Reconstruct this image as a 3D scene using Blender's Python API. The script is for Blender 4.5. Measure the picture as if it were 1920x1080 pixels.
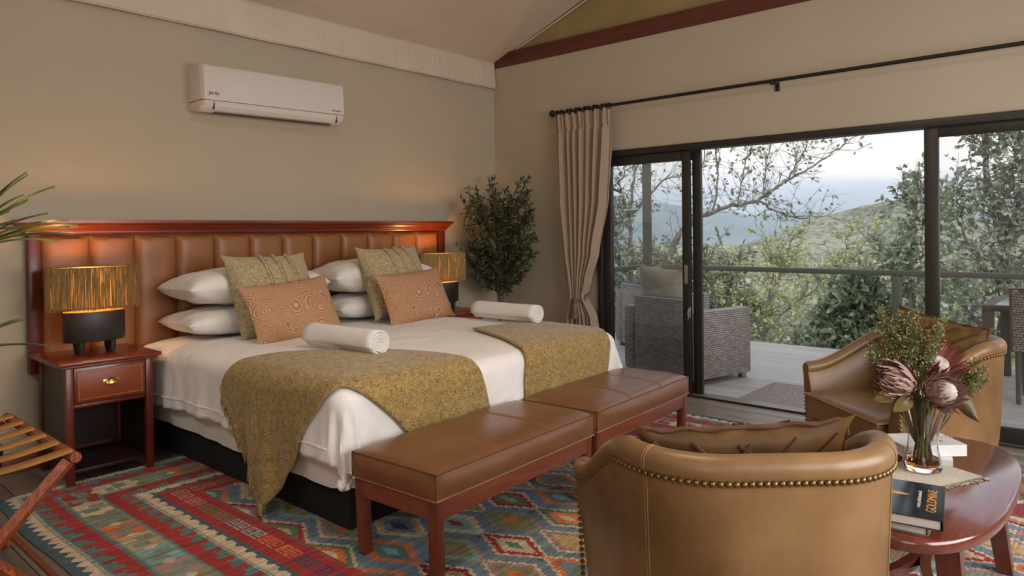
import bpy, bmesh, math, random
import numpy as np
from mathutils import Vector, Matrix, noise as mnoise, Euler
R = math.radians; PI = math.pi
random.seed(7)
for o in list(bpy.data.objects): bpy.data.objects.remove(o, do_unlink=True)
SC = bpy.context.scene
COL = SC.collection

# ------------------------------------------------------------------ camera
F, YAW, PITCH, ROLL, PX, PY = 1328.75, .848, -.0100, -.0120, 957.94, 447.23
CAM = Vector((-5.454, -5.020, 1.4))
_f = Vector((math.sin(YAW), math.cos(YAW), 0)); _r = Vector((math.cos(YAW), -math.sin(YAW), 0)); _u = Vector((0, 0, 1))
f1 = _f*math.cos(PITCH) + _u*math.sin(PITCH); u1 = _u*math.cos(PITCH) - _f*math.sin(PITCH)
r2 = _r*math.cos(ROLL) + u1*math.sin(ROLL); u2 = u1*math.cos(ROLL) - _r*math.sin(ROLL)
cd = bpy.data.cameras.new('camera'); cam = bpy.data.objects.new('camera', cd); COL.objects.link(cam)
m = Matrix((r2, u2, -f1)).transposed().to_4x4(); m.translation = CAM
cam.matrix_world = m
cd.sensor_width = 36; cd.lens = F/1920*36; cd.shift_x = (960-PX)/1920; cd.shift_y = (PY-540)/1920
cd.clip_start = .05; cd.clip_end = 3000
SC.camera = cam

# ------------------------------------------------------------------ world, lights, exposure
SC.view_settings.view_transform = 'Standard'; SC.view_settings.look = 'None'
SC.view_settings.gamma = 1; SC.view_settings.exposure = 0.12; SC.view_settings.use_curve_mapping = False
W = bpy.data.worlds.new('sky'); SC.world = W; W.use_nodes = True
nt = W.node_tree; N = nt.nodes; L = nt.links; N.clear()
wo = N.new('ShaderNodeOutputWorld'); bg = N.new('ShaderNodeBackground'); bg.inputs['Strength'].default_value = 1.12
tc = N.new('ShaderNodeTexCoord'); sp = N.new('ShaderNodeSeparateXYZ'); L.new(tc.outputs['Generated'], sp.inputs[0])
nz = N.new('ShaderNodeTexNoise'); nz.inputs['Scale'].default_value = 2.2; nz.inputs['Detail'].default_value = 5
mp = N.new('ShaderNodeMapping'); mp.inputs['Scale'].default_value = (1, 1, 3.2); L.new(tc.outputs['Generated'], mp.inputs[0]); L.new(mp.outputs[0], nz.inputs['Vector'])
ad = N.new('ShaderNodeMath'); ad.operation = 'MULTIPLY_ADD'; ad.inputs[1].default_value = .16; L.new(nz.outputs[0], ad.inputs[0]); L.new(sp.outputs['Z'], ad.inputs[2])
rp = N.new('ShaderNodeValToRGB'); L.new(ad.outputs[0], rp.inputs[0]); L.new(rp.outputs[0], bg.inputs['Color']); L.new(bg.outputs[0], wo.inputs[0])
e = rp.color_ramp.elements
e[0].position = 0.03; e[0].color = (.30, .38, .42, 1)
e[1].position = .135; e[1].color = (.60, .66, .76, 1)
for p, c in ((.165, (.88, .86, .86, 1)), (.21, (.92, .89, .86, 1)), (.245, (.60, .66, .76, 1)), (.33, (.54, .61, .72, 1)), (.6, (.72, .76, .84, 1))):
    q = e.new(p); q.color = c

def light(kind, name, loc, energy, color=(1, 1, 1), size=None, rot=None, size_y=None, radius=None):
    d = bpy.data.lights.new(name, kind); d.energy = energy; d.color = color
    if kind == 'AREA':
        d.shape = 'RECTANGLE'; d.size = size; d.size_y = size_y or size
    if radius is not None and kind != 'AREA': d.shadow_soft_size = radius
    o = bpy.data.objects.new(name, d); COL.objects.link(o); o.location = loc
    if rot: o.rotation_euler = rot
    return o
# added area fills: two for supposed windows behind the camera, one overhead
light('AREA', 'rear_fill', (-2.9, -6.85, 1.55), 150, (1, .985, .97), 3.2, (R(76), 0, 0), 1.9)  # added fill, no window is built in this wall
light('AREA', 'side_fill', (-6.85, -5.95, 1.6), 26, (1, .88, .74), 1.7, (R(86), 0, R(-90)), 1.8)  # added warm fill for a supposed side window
light('AREA', 'overhead_fill', (-3.4, -3.6, 3.6), 26, (1, .78, .52), .8, (0, 0, 0), .8)  # added warm overhead fill, no lamp hangs here

# added soft sun fill from behind the house, lifts the foliage, no hard shadows
sun = light('SUN', 'sun_fill', (0, 0, 20), 1.9, (1, .97, .90), rot=(R(28), R(-38), 0)); sun.data.angle = R(35)

# ------------------------------------------------------------------ mesh helpers
class MB:
    """collects vertices and faces for one mesh object"""
    def __init__(s): s.v = []; s.f = []; s.m = []
    def add(s, v, f, mi=0):
        b = len(s.v); s.v += [tuple(p) for p in v]; s.f += [tuple(i+b for i in q) for q in f]; s.m += [mi]*len(f); return s
    def box(s, c, d, rz=0, bev=0, mi=0):
        x, y, z = d[0]/2, d[1]/2, d[2]/2
        if bev <= 0:
            v = [(-x, -y, -z), (x, -y, -z), (x, y, -z), (-x, y, -z), (-x, -y, z), (x, -y, z), (x, y, z), (-x, y, z)]
            f = [(0, 3, 2, 1), (4, 5, 6, 7), (0, 1, 5, 4), (1, 2, 6, 5), (2, 3, 7, 6), (3, 0, 4, 7)]
        else:
            bm = bmesh.new(); bmesh.ops.create_cube(bm, size=1)
            bmesh.ops.scale(bm, vec=d, verts=bm.verts)
            bmesh.ops.bevel(bm, geom=bm.edges[:], offset=bev, segments=2 if bev < .02 else 3, affect='EDGES', profile=.5)
            bm.verts.index_update(); v = [tuple(q.co) for q in bm.verts]; f = [tuple(q.index for q in g.verts) for g in bm.faces]; bm.free()
        c_, s_ = math.cos(rz), math.sin(rz)
        v = [(c[0]+p[0]*c_-p[1]*s_, c[1]+p[0]*s_+p[1]*c_, c[2]+p[2]) for p in v]
        return s.add(v, f, mi)
    def grid(s, fn, nu, nv, closed_u=False, mi=0, flip=False):
        v = [fn(i/nu if closed_u else i/(nu-1), j/(nv-1)) for j in range(nv) for i in range(nu)]
        f = []
        for j in range(nv-1):
            for i in range(nu if closed_u else nu-1):
                a = j*nu+i; b = j*nu+(i+1) % nu; q = (a, b, b+nu, a+nu)
                f.append(q[::-1] if flip else q)
        return s.add(v, f, mi)
    def lathe(s, prof, n=24, c=(0, 0, 0), sx=1, sy=1, cap=True, mi=0):
        v = []; f = []
        for r, z in prof:
            for i in range(n):
                a = 2*PI*i/n; v.append((c[0]+r*sx*math.cos(a), c[1]+r*sy*math.sin(a), c[2]+z))
        for j in range(len(prof)-1):
            for i in range(n):
                a = j*n+i; b = j*n+(i+1) % n; f.append((a, b, b+n, a+n))
        if cap:
            f.append(tuple(range(n))[::-1]); k = (len(prof)-1)*n; f.append(tuple(range(k, k+n)))
        return s.add(v, f, mi)
    def tube(s, pts, r, n=8, cap=True, mi=0):
        pts = [Vector(p) for p in pts]; k = len(pts)
        rs = r if isinstance(r, (list, tuple)) else [r]*k
        v = []; f = []; up = None
        for i, p in enumerate(pts):
            t = (pts[min(i+1, k-1)]-pts[max(i-1, 0)]); t = t.normalized() if t.length > 1e-9 else Vector((0, 0, 1))
            if up is None: up = Vector((0, 0, 1)) if abs(t.z) < .9 else Vector((1, 0, 0))
            a = t.cross(up); a = a.normalized() if a.length > 1e-6 else t.orthogonal().normalized()
            b = a.cross(t).normalized(); up = b
            for j in range(n):
                th = 2*PI*j/n; v.append(p+a*rs[i]*math.cos(th)+b*rs[i]*math.sin(th))
        for i in range(k-1):
            for j in range(n):
                q = i*n+j; w = i*n+(j+1) % n; f.append((q, w, w+n, q+n))
        if cap:
            f.append(tuple(range(n))[::-1]); f.append(tuple(range((k-1)*n, k*n)))
        return s.add(v, f, mi)
    def prism(s, pts, h0, h1, mi=0):
        n = len(pts); v = [(x, y, h0) for x, y in pts]+[(x, y, h1) for x, y in pts]
        f = [tuple(range(n))[::-1], tuple(range(n, 2*n))]+[(i, (i+1) % n, (i+1) % n+n, i+n) for i in range(n)]
        return s.add(v, f, mi)
    def xform(s, M, start=0):
        s.v[start:] = [tuple(M @ Vector(p)) for p in s.v[start:]]; return s
    def mesh(s, name, mats, smooth=True):
        me = bpy.data.meshes.new(name); me.from_pydata(s.v, [], s.f)
        for q in (mats if isinstance(mats, (list, tuple)) else [mats]): me.materials.append(q)
        if any(s.m): me.polygons.foreach_set('material_index', s.m)
        if smooth:
            me.polygons.foreach_set('use_smooth', [True]*len(s.f))
            try: me.set_sharp_from_angle(angle=R(42))
            except Exception: pass
        me.update(); return me
def link(name, me, parent=None, **k):
    o = bpy.data.objects.new(name, me); COL.objects.link(o)
    if parent: o.parent = parent
    for a, b in k.items(): o[a] = b
    return o
def part(name, mb, mat, parent=None, smooth=True, loc=None, rot=None, **k):
    o = link(name, mb.mesh(name, mat, smooth), parent, **k)
    if loc: o.location = loc
    if rot: o.rotation_euler = rot
    return o
def thing(name, label, cat, loc=(0, 0, 0), rot=(0, 0, 0), group=None):
    o = bpy.data.objects.new(name, None); COL.objects.link(o); o.empty_display_size = .1
    o.location = loc; o.rotation_euler = rot if isinstance(rot, (tuple, list)) else (0, 0, rot)
    o['label'] = label; o['category'] = cat
    if group: o['group'] = group
    return o
def tag(o, label, cat, group=None, kind=None):
    o['label'] = label; o['category'] = cat
    if group: o['group'] = group
    if kind: o['kind'] = kind
    return o
def dup(root, loc=None, rot=None, label=None, parent=None):
    c = root.copy(); COL.objects.link(c); c.parent = parent
    if loc is not None: c.location = loc
    if rot is not None: c.rotation_euler = rot if isinstance(rot, (tuple, list)) else (0, 0, rot)
    if label: c['label'] = label
    for ch in list(root.children): dup(ch, parent=c)
    return c
def struct(name, mb, mat, parent=None, smooth=False, **k):
    o = part(name, mb, mat, parent, smooth, **k)
    if not parent: o['kind'] = 'structure'
    return o
def n3(p, s=1.0): return mnoise.noise(Vector(p)*s)

# ------------------------------------------------------------------ materials
class G:
    def __init__(s, name):
        s.m = bpy.data.materials.new(name); s.m.use_nodes = True; s.t = s.m.node_tree; s.N = s.t.nodes; s.L = s.t.links
        s.b = s.N['Principled BSDF']; s.tc = s.N.new('ShaderNodeTexCoord'); s.co = s.tc.outputs['Object']; s.out = s.N['Material Output']
    def n(s, t, **k):
        x = s.N.new('ShaderNode'+t)
        for a, v in k.items():
            if a in x.inputs: x.inputs[a].default_value = v
            else: setattr(x, a, v)
        return x
    def l(s, a, b): s.L.new(a, b)
    def map(s, scale=(1, 1, 1), rot=(0, 0, 0), src=None):
        x = s.n('Mapping'); x.inputs['Scale'].default_value = scale; x.inputs['Rotation'].default_value = rot; s.l(src or s.co, x.inputs[0]); return x.outputs[0]
    def noise(s, scale, detail=3, vec=None, rough=.5, dist=0):
        x = s.n('TexNoise'); x.inputs['Scale'].default_value = scale; x.inputs['Detail'].default_value = detail; x.inputs['Roughness'].default_value = rough; x.inputs['Distortion'].default_value = dist
        s.l(vec or s.co, x.inputs['Vector']); return x.outputs[0]
    def ramp(s, src, stops):
        x = s.n('ValToRGB'); s.l(src, x.inputs[0]); e = x.color_ramp.elements
        e[0].position, e[0].color = stops[0][0], (*stops[0][1], 1); e[1].position, e[1].color = stops[1][0], (*stops[1][1], 1)
        for p, c in stops[2:]: q = e.new(p); q.color = (*c, 1)
        return x.outputs[0]
    def math(s, op, a, b=None, c=None):
        x = s.n('Math', operation=op)
        for i, q in enumerate((a, b, c)):
            if q is None: continue
            if isinstance(q, (int, float)): x.inputs[i].default_value = q
            else: s.l(q, x.inputs[i])
        return x.outputs[0]
    def bump(s, src, strength=.3, dist=.01, prev=None):
        x = s.n('Bump'); x.inputs['Strength'].default_value = strength; x.inputs['Distance'].default_value = dist; s.l(src, x.inputs['Height'])
        if prev: s.l(prev, x.inputs['Normal'])
        s.l(x.outputs[0], s.b.inputs['Normal']); return x.outputs[0]
    def set(s, **k):
        for a, v in k.items():
            s.b.inputs[a.replace('_', ' ')].default_value = v
        return s
    def col(s, src): s.l(src, s.b.inputs['Base Color'])
def plain(name, c, rough=.5, var=.12, scale=6, bump=0, bscale=60, metal=0, coat=0, sheen=0, spec=.5):
    g = G(name); a = tuple(x*(1-var) for x in c); b = tuple(min(1, x*(1+var)) for x in c)
    g.col(g.ramp(g.noise(scale), [(.3, a), (.7, b)])); g.set(Roughness=rough, Metallic=metal)
    g.b.inputs['Specular IOR Level'].default_value = spec
    if coat: g.b.inputs['Coat Weight'].default_value = coat; g.b.inputs['Coat Roughness'].default_value = .12
    if sheen: g.b.inputs['Sheen Weight'].default_value = sheen
    if bump: g.bump(g.noise(bscale, 4), bump, .004)
    return g.m
def wood(name, dark, light_, rough=.35, axis='x', coat=.3, scale=1.0, bump=.08):
    g = G(name); sc = {'x': (1.2, 14, 14), 'y': (14, 1.2, 14), 'z': (14, 14, 1.2)}[axis]
    v = g.map(tuple(q*scale for q in sc)); n_ = g.noise(2.2, 8, v, .6, 1.2)
    g.col(g.ramp(n_, [(.32, dark), (.68, light_)])); g.set(Roughness=rough)
    if coat: g.b.inputs['Coat Weight'].default_value = coat; g.b.inputs['Coat Roughness'].default_value = .15
    g.bump(n_, bump, .002); return g.m
def leather(name, dark, light_, rough=.36, bs=220, spec=.5, scale=3):
    g = G(name); g.col(g.ramp(g.noise(scale, 5, None, .6), [(.3, dark), (.72, light_)])); g.set(Roughness=rough)
    g.b.inputs['Specular IOR Level'].default_value = spec
    v = g.n('TexVoronoi'); v.inputs['Scale'].default_value = bs; g.l(g.co, v.inputs['Vector'])
    b1 = g.bump(g.noise(7, 4), .15, .02); g.bump(v.outputs['Distance'], .10, .0015, b1); return g.m
def cloth(name, c, c2, rough=.9, scale=400, bump=.4, sheen=.2, wrinkle=.3, wscale=5):
    g = G(name); v = g.n('TexVoronoi'); v.inputs['Scale'].default_value = scale; g.l(g.map((1, 1, 1.6)), v.inputs['Vector']); nn = g.noise(scale/3, 3); n2_ = g.noise(14, 3)
    k = g.math('MULTIPLY_ADD', v.outputs['Distance'], -.55, g.math('MULTIPLY_ADD', nn, .55, g.math('MULTIPLY_ADD', n2_, .10, .37)))
    g.col(g.ramp(k, [(.15, c), (.62, c2)])); g.set(Roughness=rough); g.b.inputs['Sheen Weight'].default_value = sheen
    b = g.bump(g.noise(wscale, 4, None, .5, .6), wrinkle, .03); g.bump(k, bump, .004, b); return g.m

M = {}
g = G('wall_plaster'); g.col(g.ramp(g.noise(1.3, 3), [(.3, (.43, .37, .278)), (.7, (.46, .395, .30))])); g.set(Roughness=.85); g.bump(g.noise(60, 4), .05, .002); M['wall'] = g.m
g = G('ceiling_canvas'); g.col(g.ramp(g.noise(2, 3), [(.3, (.57, .48, .385)), (.7, (.61, .52, .42))])); g.set(Roughness=.85); g.bump(g.noise(3, 3, None, .5, .5), .3, .05); M['canvas'] = g.m
g = G('valance_canvas'); g.col(g.ramp(g.noise(3, 3), [(.3, (.60, .51, .41)), (.7, (.66, .56, .455))])); g.set(Roughness=.85)
b = g.bump(g.noise(5, 4, g.map((2.5, 1, .5)), .5, .8), .5, .03); M['valance'] = g.m
M['khaki'] = plain('khaki_canvas', (.30, .225, .095), .9, .1, 2)
M['beam'] = wood('dark_red_beam', (.085, .016, .010), (.14, .034, .018), .5, 'y', .1)
M['mahog'] = wood('mahogany', (.120, .015, .006), (.195, .030, .011), .30, 'x', .22)
M['mahog_z'] = wood('mahogany_upright', (.085, .011, .006), (.14, .021, .009), .34, 'z', .12)
M['shadewood'] = wood('shaded_mahogany', (.018, .006, .005), (.032, .010, .008), .4, 'z', .1)  # nightstand shade put into the wood's colour
M['bench'] = wood('bench_wood', (.16, .036, .018), (.25, .066, .032), .3, 'x', .3)
M['bench_z'] = wood('bench_wood_legs', (.13, .028, .014), (.20, .046, .024), .3, 'z', .3)
M['rack'] = wood('rack_wood', (.10, .018, .008), (.42, .10, .030), .45, 'z', .1, 2.2, .2)
M['head_leather'] = leather('headboard_leather', (.25, .092, .026), (.31, .120, .037), .40, 260)
M['bench_leather'] = leather('bench_leather', (.165, .066, .027), (.215, .090, .038), .30, 700, .6)
M['chair_leather'] = leather('armchair_leather', (.13, .062, .020), (.33, .195, .090), .36, 260, .5, 2.0)
M['drawer_leather'] = leather('drawer_leather', (.22, .045, .016), (.29, .065, .022), .4, 300)
M['cush_leather'] = leather('dark_cushion_leather', (.065, .030, .007), (.20, .100, .024), .45, 180, .5, 6)
M['cord'] = plain('dark_cord', (.10, .038, .012), .6)
M['stitch'] = plain('stitching', (.36, .19, .09), .7)
M['brass'] = plain('antique_brass', (.22, .155, .065), .36, .25, 40, 0, 60, .95)
M['brass_hi'] = plain('brass_handle', (.60, .42, .14), .28, .15, 20, 0, 60, 1)
M['black'] = plain('black_base_fabric', (.008, .008, .008), .95)
M['blackmetal'] = plain('black_metal', (.012, .012, .012), .5, .1, 6, 0, 60, .2)
M['lampbase'] = plain('dark_lamp_base', (.022, .017, .014), .45, .1, 8)
M['lampgold'] = plain('lamp_gold_rim', (.55, .33, .10), .35, .1, 8, 0, 60, .7)
M['white_plastic'] = plain('white_plastic', (.66, .60, .57), .35, .02)
M['plastic_dark'] = plain('dark_slot', (.05, .045, .04), .6)
M['print_dark'] = plain('printed_lettering', (.05, .045, .04), .6)
M['duvet'] = cloth('white_cotton', (.82, .80, .79), (.88, .86, .855), .8, 500, .05, .15, .95, 3.2)
M['sheet'] = cloth('white_sheet', (.70, .67, .63), (.78, .75, .71), .85, 900, .05, .15, .6, 5)
M['pillow'] = cloth('pillow_cotton', (.74, .71, .67), (.82, .79, .75), .8, 900, .05, .15, .45, 7)
M['towel'] = cloth('white_terry', (.80, .78, .76), (.88, .86, .84), .95, 220, .9, .4, .2, 12)
M['throw'] = cloth('olive_gold_knit', (.135, .080, .016), (.47, .325, .115), .95, 105, 1.0, .25, .25, 9)
M['green'] = cloth('sage_weave', (.24, .175, .085), (.56, .45, .27), .95, 120, 1.0, .2, .2, 6)
M['green_dark'] = plain('sage_ridge_shadow', (.17, .125, .055), .95)  # shade tone for the strip beside each ridge
g = G('terracotta_swirl'); v = g.n('TexVoronoi'); v.inputs['Scale'].default_value = 7.0; g.l(g.map((1, 1, .3)), v.inputs['Vector'])
si = g.math('SINE', g.math('MULTIPLY', v.outputs['Distance'], 85)); fz = g.noise(140, 2)
g.col(g.ramp(g.math('MULTIPLY_ADD', fz, .6, si), [(.75, (.37, .175, .086)), (1.25, (.60, .39, .25))])); g.set(Roughness=.9); g.bump(si, .25, .003); M['orange'] = g.m
M['curtain'] = cloth('taupe_curtain', (.33, .245, .175), (.42, .315, .232), .95, 500, .3, .25, .1, 3)
M['tie'] = plain('curtain_rope', (.20, .13, .10), .8)
g = G('raffia'); g.col(g.ramp(g.noise(7, 5, g.map((40, 40, 3))), [(.3, (.16, .085, .028)), (.7, (.55, .37, .14))])); g.set(Roughness=.7); g.b.inputs['Transmission Weight'].default_value = 0; M['raffia'] = g.m
g = G('shade_lining'); tr = g.n('BsdfTranslucent'); tr.inputs[0].default_value = (.9, .62, .28, 1); df = g.n('BsdfDiffuse'); df.inputs[0].default_value = (.7, .48, .24, 1)
mx = g.n('MixShader'); mx.inputs[0].default_value = .14; g.l(df.outputs[0], mx.inputs[1]); g.l(tr.outputs[0], mx.inputs[2]); g.l(mx.outputs[0], g.out.inputs[0]); M['lining'] = g.m
g = G('warm_bulb'); g.b.inputs['Emission Color'].default_value = (1, .62, .25, 1); g.b.inputs['Emission Strength'].default_value = 30; M['bulb'] = g.m
M['leaf'] = plain('olive_leaf', (.042, .052, .020), .5, .35, 30)
M['bark'] = plain('brown_bark', (.12, .075, .045), .9, .3, 30, .4)
M['dracaena'] = plain('strap_leaf', (.16, .20, .06), .45, .4, 6)
M['alu'] = plain('dark_bronze_frame', (.035, .031, .029), .42, .08, 5, 0, 60, .3)
M['alu_light'] = plain('grey_track', (.30, .27, .24), .4, .08, 5, 0, 60, .5)
M['chrome'] = plain('steel_lock', (.5, .47, .42), .3, .1, 9, 0, 60, .9)
M['rail'] = plain('deck_rail_metal', (.075, .072, .06), .5, .1)
g = G('door_glass'); g.N.remove(g.b); t_ = g.n('BsdfTransparent'); t_.inputs[0].default_value = (.97, .98, .98, 1); gl = g.n('BsdfGlossy'); gl.inputs['Roughness'].default_value = .02; gl.inputs[0].default_value = (.9, .95, 1, 1)
fr = g.n('Fresnel'); fr.inputs['IOR'].default_value = 1.45; k = g.math('MULTIPLY_ADD', fr.outputs[0], .75, .01)
mx = g.n('MixShader'); g.l(k, mx.inputs[0]); g.l(t_.outputs[0], mx.inputs[1]); g.l(gl.outputs[0], mx.inputs[2]); g.l(mx.outputs[0], g.out.inputs[0]); M['glass'] = g.m
g = G('vase_glass'); g.b.inputs['Transmission Weight'].default_value = 1; g.set(Roughness=.02, IOR=1.45); g.b.inputs['Base Color'].default_value = (.97, .96, .96, 1); M['vglass'] = g.m
g = G('amber_water'); g.b.inputs['Transmission Weight'].default_value = 1; g.set(Roughness=.03, IOR=1.33); g.b.inputs['Base Color'].default_value = (.75, .22, .03, 1); M['water'] = g.m
def planks(name, c1, c2, rough, coat=0):
    g = G(name); oi = g.n('ObjectInfo'); v = g.map((10, .8, 10)); n_ = g.noise(2.5, 7, v, .6, .8)
    k = g.math('MULTIPLY_ADD', oi.outputs['Random'], .25, g.math('MULTIPLY', n_, .8)); g.col(g.ramp(k, [(.2, c1), (.8, c2)])); g.set(Roughness=rough)
    if coat: g.b.inputs['Coat Weight'].default_value = coat
    g.bump(n_, .15, .003); return g.m
M['floor'] = planks('grey_wood_floor', (.15, .115, .085), (.33, .275, .22), .34)
M['deck'] = planks('grey_deck_board', (.34, .31, .28), (.58, .545, .51), .5)
M['under'] = plain('dark_subfloor', (.02, .015, .012), .9)
g = G('wicker'); bt = g.n('TexBrick'); bt.inputs['Scale'].default_value = 1; bt.inputs['Brick Width'].default_value = .050; bt.inputs['Row Height'].default_value = .020; bt.inputs['Mortar Size'].default_value = .0035; bt.inputs['Mortar Smooth'].default_value = .6
bt.inputs['Color1'].default_value = (.42, .35, .32, 1); bt.inputs['Color2'].default_value = (.28, .23, .21, 1); bt.inputs['Mortar'].default_value = (.02, .016, .015, 1)
sx = g.n('SeparateXYZ'); g.l(g.co, sx.inputs[0]); cx_ = g.n('CombineXYZ'); g.l(g.math('ADD', sx.outputs[0], sx.outputs[1]), cx_.inputs[0]); g.l(sx.outputs[2], cx_.inputs[1])
g.l(cx_.outputs[0], bt.inputs['Vector']); g.col(bt.outputs['Color']); g.set(Roughness=.55); g.bump(bt.outputs['Fac'], -.8, .006); M['wicker'] = g.m
M['pad'] = plain('outdoor_pad', (.30, .285, .23), .9, .08, 5, .2, 20)
M['mat'] = plain('coir_mat', (.30, .25, .22), 1, .6, 90, .8, 150)
M['tableglass'] = plain('frosted_table_glass', (.42, .55, .50), .1, .1, 3)
M['tblmetal'] = plain('patio_brown', (.11, .09, .075), .55)
M['terrain'] = plain('bush_ground', (.30, .29, .19), 1, .45, .35)
g = G('hill_scrub'); hn_ = g.math('MULTIPLY_ADD', g.noise(.35, 6, None, .7), .7, g.math('MULTIPLY', g.noise(.03, 3), .3)); g.col(g.ramp(hn_, [(.40, (.10, .115, .085)), (.56, (.33, .33, .25))])); g.set(Roughness=1); M['hill'] = g.m
M['mount'] = plain('hazy_mountain', (.26, .31, .34), 1, .12, .01)  # distance haze put into the bluish base colour
M['trunk'] = plain('grey_trunk', (.19, .17, .155), .95, .3, 12, .4)
def leafmat(name, a, b, rough=.5, tl=.3):
    g = G(name); oi = g.noise(9, 2); c = g.ramp(oi, [(.35, a), (.65, b)]); g.col(c); g.set(Roughness=rough)
    tr = g.n('BsdfTranslucent'); g.l(c, tr.inputs[0]); mx = g.n('MixShader'); mx.inputs[0].default_value = tl
    g.l(g.b.outputs[0], mx.inputs[1]); g.l(tr.outputs[0], mx.inputs[2]); g.l(mx.outputs[0], g.out.inputs[0]); return g.m
M['lf_dark'] = leafmat('leaf_dark_green', (.16, .20, .11), (.38, .42, .27))
M['lf_grey'] = leafmat('leaf_grey_green', (.26, .29, .22), (.54, .57, .47))
M['lf_glossy'] = leafmat('leaf_glossy_green', (.16, .21, .12), (.48, .53, .38), .35)
M['lf_yellow'] = leafmat('leaf_yellow_green', (.36, .40, .16), (.62, .65, .32))
M['lf_dry'] = leafmat('leaf_dry_scrub', (.48, .45, .34), (.72, .69, .56))
M['lf_far'] = leafmat('leaf_far_bush', (.38, .42, .28), (.60, .63, .44))
M['protea'] = plain('protea_bract', (.38, .23, .205), .7, .25, 30)
M['protea_red'] = plain('protea_red_bract', (.32, .095, .085), .6, .3, 30)
M['silk'] = plain('protea_silk', (.44, .365, .335), .8, .25, 60, .5, 120)
M['stemgreen'] = plain('flower_stem', (.12, .11, .04), .7, .3, 20)
M['spray'] = leafmat('spray_green', (.085, .095, .028), (.22, .22, .085))
M['spraybud'] = plain('pale_bud', (.46, .42, .26), .8)
M['dryleaf'] = plain('brown_green_leaf', (.14, .10, .03), .5, .5, 12)
M['linen'] = cloth('placemat_linen', (.42, .36, .29), (.58, .52, .44), .95, 260, .8, .1, .2, 10)
M['paper'] = plain('book_pages', (.62, .60, .58), .8, .05)
M['cover_white'] = plain('white_cover', (.66, .65, .66), .25, .04)
M['cover_grey'] = plain('grey_cover', (.22, .25, .26), .3, .1)
M['cover_dark'] = plain('dark_glossy_cover', (.018, .024, .03), .16, .3, 12)
M['gold_print'] = plain('gold_print', (.55, .28, .07), .4, .3, 60)
M['table'] = wood('coffee_table_wood', (.095, .020, .014), (.16, .038, .025), .17, 'x', .8)
M['table_edge'] = wood('coffee_table_leg', (.075, .015, .010), (.13, .028, .016), .3, 'z', .4)

exec_marker = None
# ================================================================== SETTING
def boxpart(name, c, d, mat, parent=None, bev=0, rz=0, smooth=None, **k):
    return part(name, MB().box(c, d, rz, bev), mat, parent, bev > 0 if smooth is None else smooth, **k)
# floor base and planks (planks run parallel to the door wall)
fl = struct('floor', MB().box((-3.5, -3.45, -.04), (7.1, 7.1, .04)), M['under'])
pm = MB().box((0, 0, 0), (.186, 7.0, .018), 0, .002).mesh('plank', M['floor'], True)
for i in range(37):
    o = link('plank', pm, fl); o.location = (-.10-.19*i, -3.45, -.009)
wb = struct('wall_back', MB().box((-3.5, .06, 1.62), (7.2, .12, 3.30)), M['wall'])
# door wall: left pier, lintel, right pier
DL, DR, DT = -1.30, -6.2, 2.12
wr = struct('wall_right', MB().box((.06, DL/2, 1.55), (.12, -DL, 3.12)).box((.06, (DL+DR)/2, (DT+3.11)/2), (.12, DL-DR, 3.11-DT)).box((.06, (DR-7)/2, 1.55), (.12, 7+DR, 3.12)), M['wall'])
wl = struct('wall_left', MB().box((-7.06, -3.45, 1.6), (.12, 7.1, 3.3)), M['wall'])
wf = struct('wall_front', MB().box((-3.5, -7.06, 1.6), (7.2, .12, 3.3)), M['wall'])
struct('baseboard_back', MB().box((-3.5, -.012, .06), (7.0, .024, .12), 0, .004), M['bench'], smooth=True)
# gable canvas above the beam, wooden beam
ZE, SL, YR = 3.157, .375, -3.45
struct("trim_2", MB().add([(.035, .05, 3.12), (.035, -6.95, 3.12), (.035, YR, ZE-SL*YR+.04), (.055, .05, 3.12), (.055, -6.95, 3.12), (.055, YR, ZE-SL*YR+.04)], [(0, 1, 2), (5, 4, 3), (0, 3, 4, 1), (1, 4, 5, 2), (2, 5, 3, 0)]), M['khaki'])
struct('trim_1', MB().box((.035, -3.45, 3.165), (.09, 6.9, .148), 0, .004), M['beam'], smooth=True)
# canvas ceiling, two slopes, with the shallow sag of stretched cloth
def ceil(side):
    def fn(u, v):
        x = .06-7.1*u; y = -3.45*v; s = math.sin(PI*v)
        z = ZE-SL*y - .035*s*(1-math.exp(-abs(x-.06)*3)) - .035*math.exp(-((x+.02+2.6*v)/.06)**2)*min(1, v*9) - .03*math.exp(-((x+.02+1.7*v)/.05)**2)*min(1, v*9) - .02*math.exp(-((x+1.4+1.9*v)/.08)**2)*s + .012*n3((x*1.3, y*1.1, 3))*s
        if side: y = -6.9-y
        return (x, y, z)
    return fn
cm = MB(); cm.grid(ceil(0), 120, 40); cm.grid(ceil(1), 60, 20, flip=True)
ce = struct('ceiling', cm, M['canvas'], smooth=True)
hemt = MB().tube([(.02, -3.45*t/20, ZE+SL*3.45*t/20-.01-.03*math.sin(PI*t/20)) for t in range(21)], .008, 6)
part('rope_edge', hemt, M['valance'], ce)
def val(u, v):
    x = -.005-7*u; w = .006*math.sin(x*9)+.008*n3((x*3, v*1.5, 1))
    return (x, -.018-.022*v+w*v, ZE-.0+.01-.29*v)
vm = MB().grid(val, 260, 10); vm.grid(lambda u, v: (val(u, 1)[0], val(u, 1)[1]-.004+.008*v, val(u, 1)[2]+.012*v), 260, 2)
vp = part('canvas_valance', vm, M['valance'], ce); vs = vp.modifiers.new('thick', 'SOLIDIFY'); vs.thickness = .004

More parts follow.
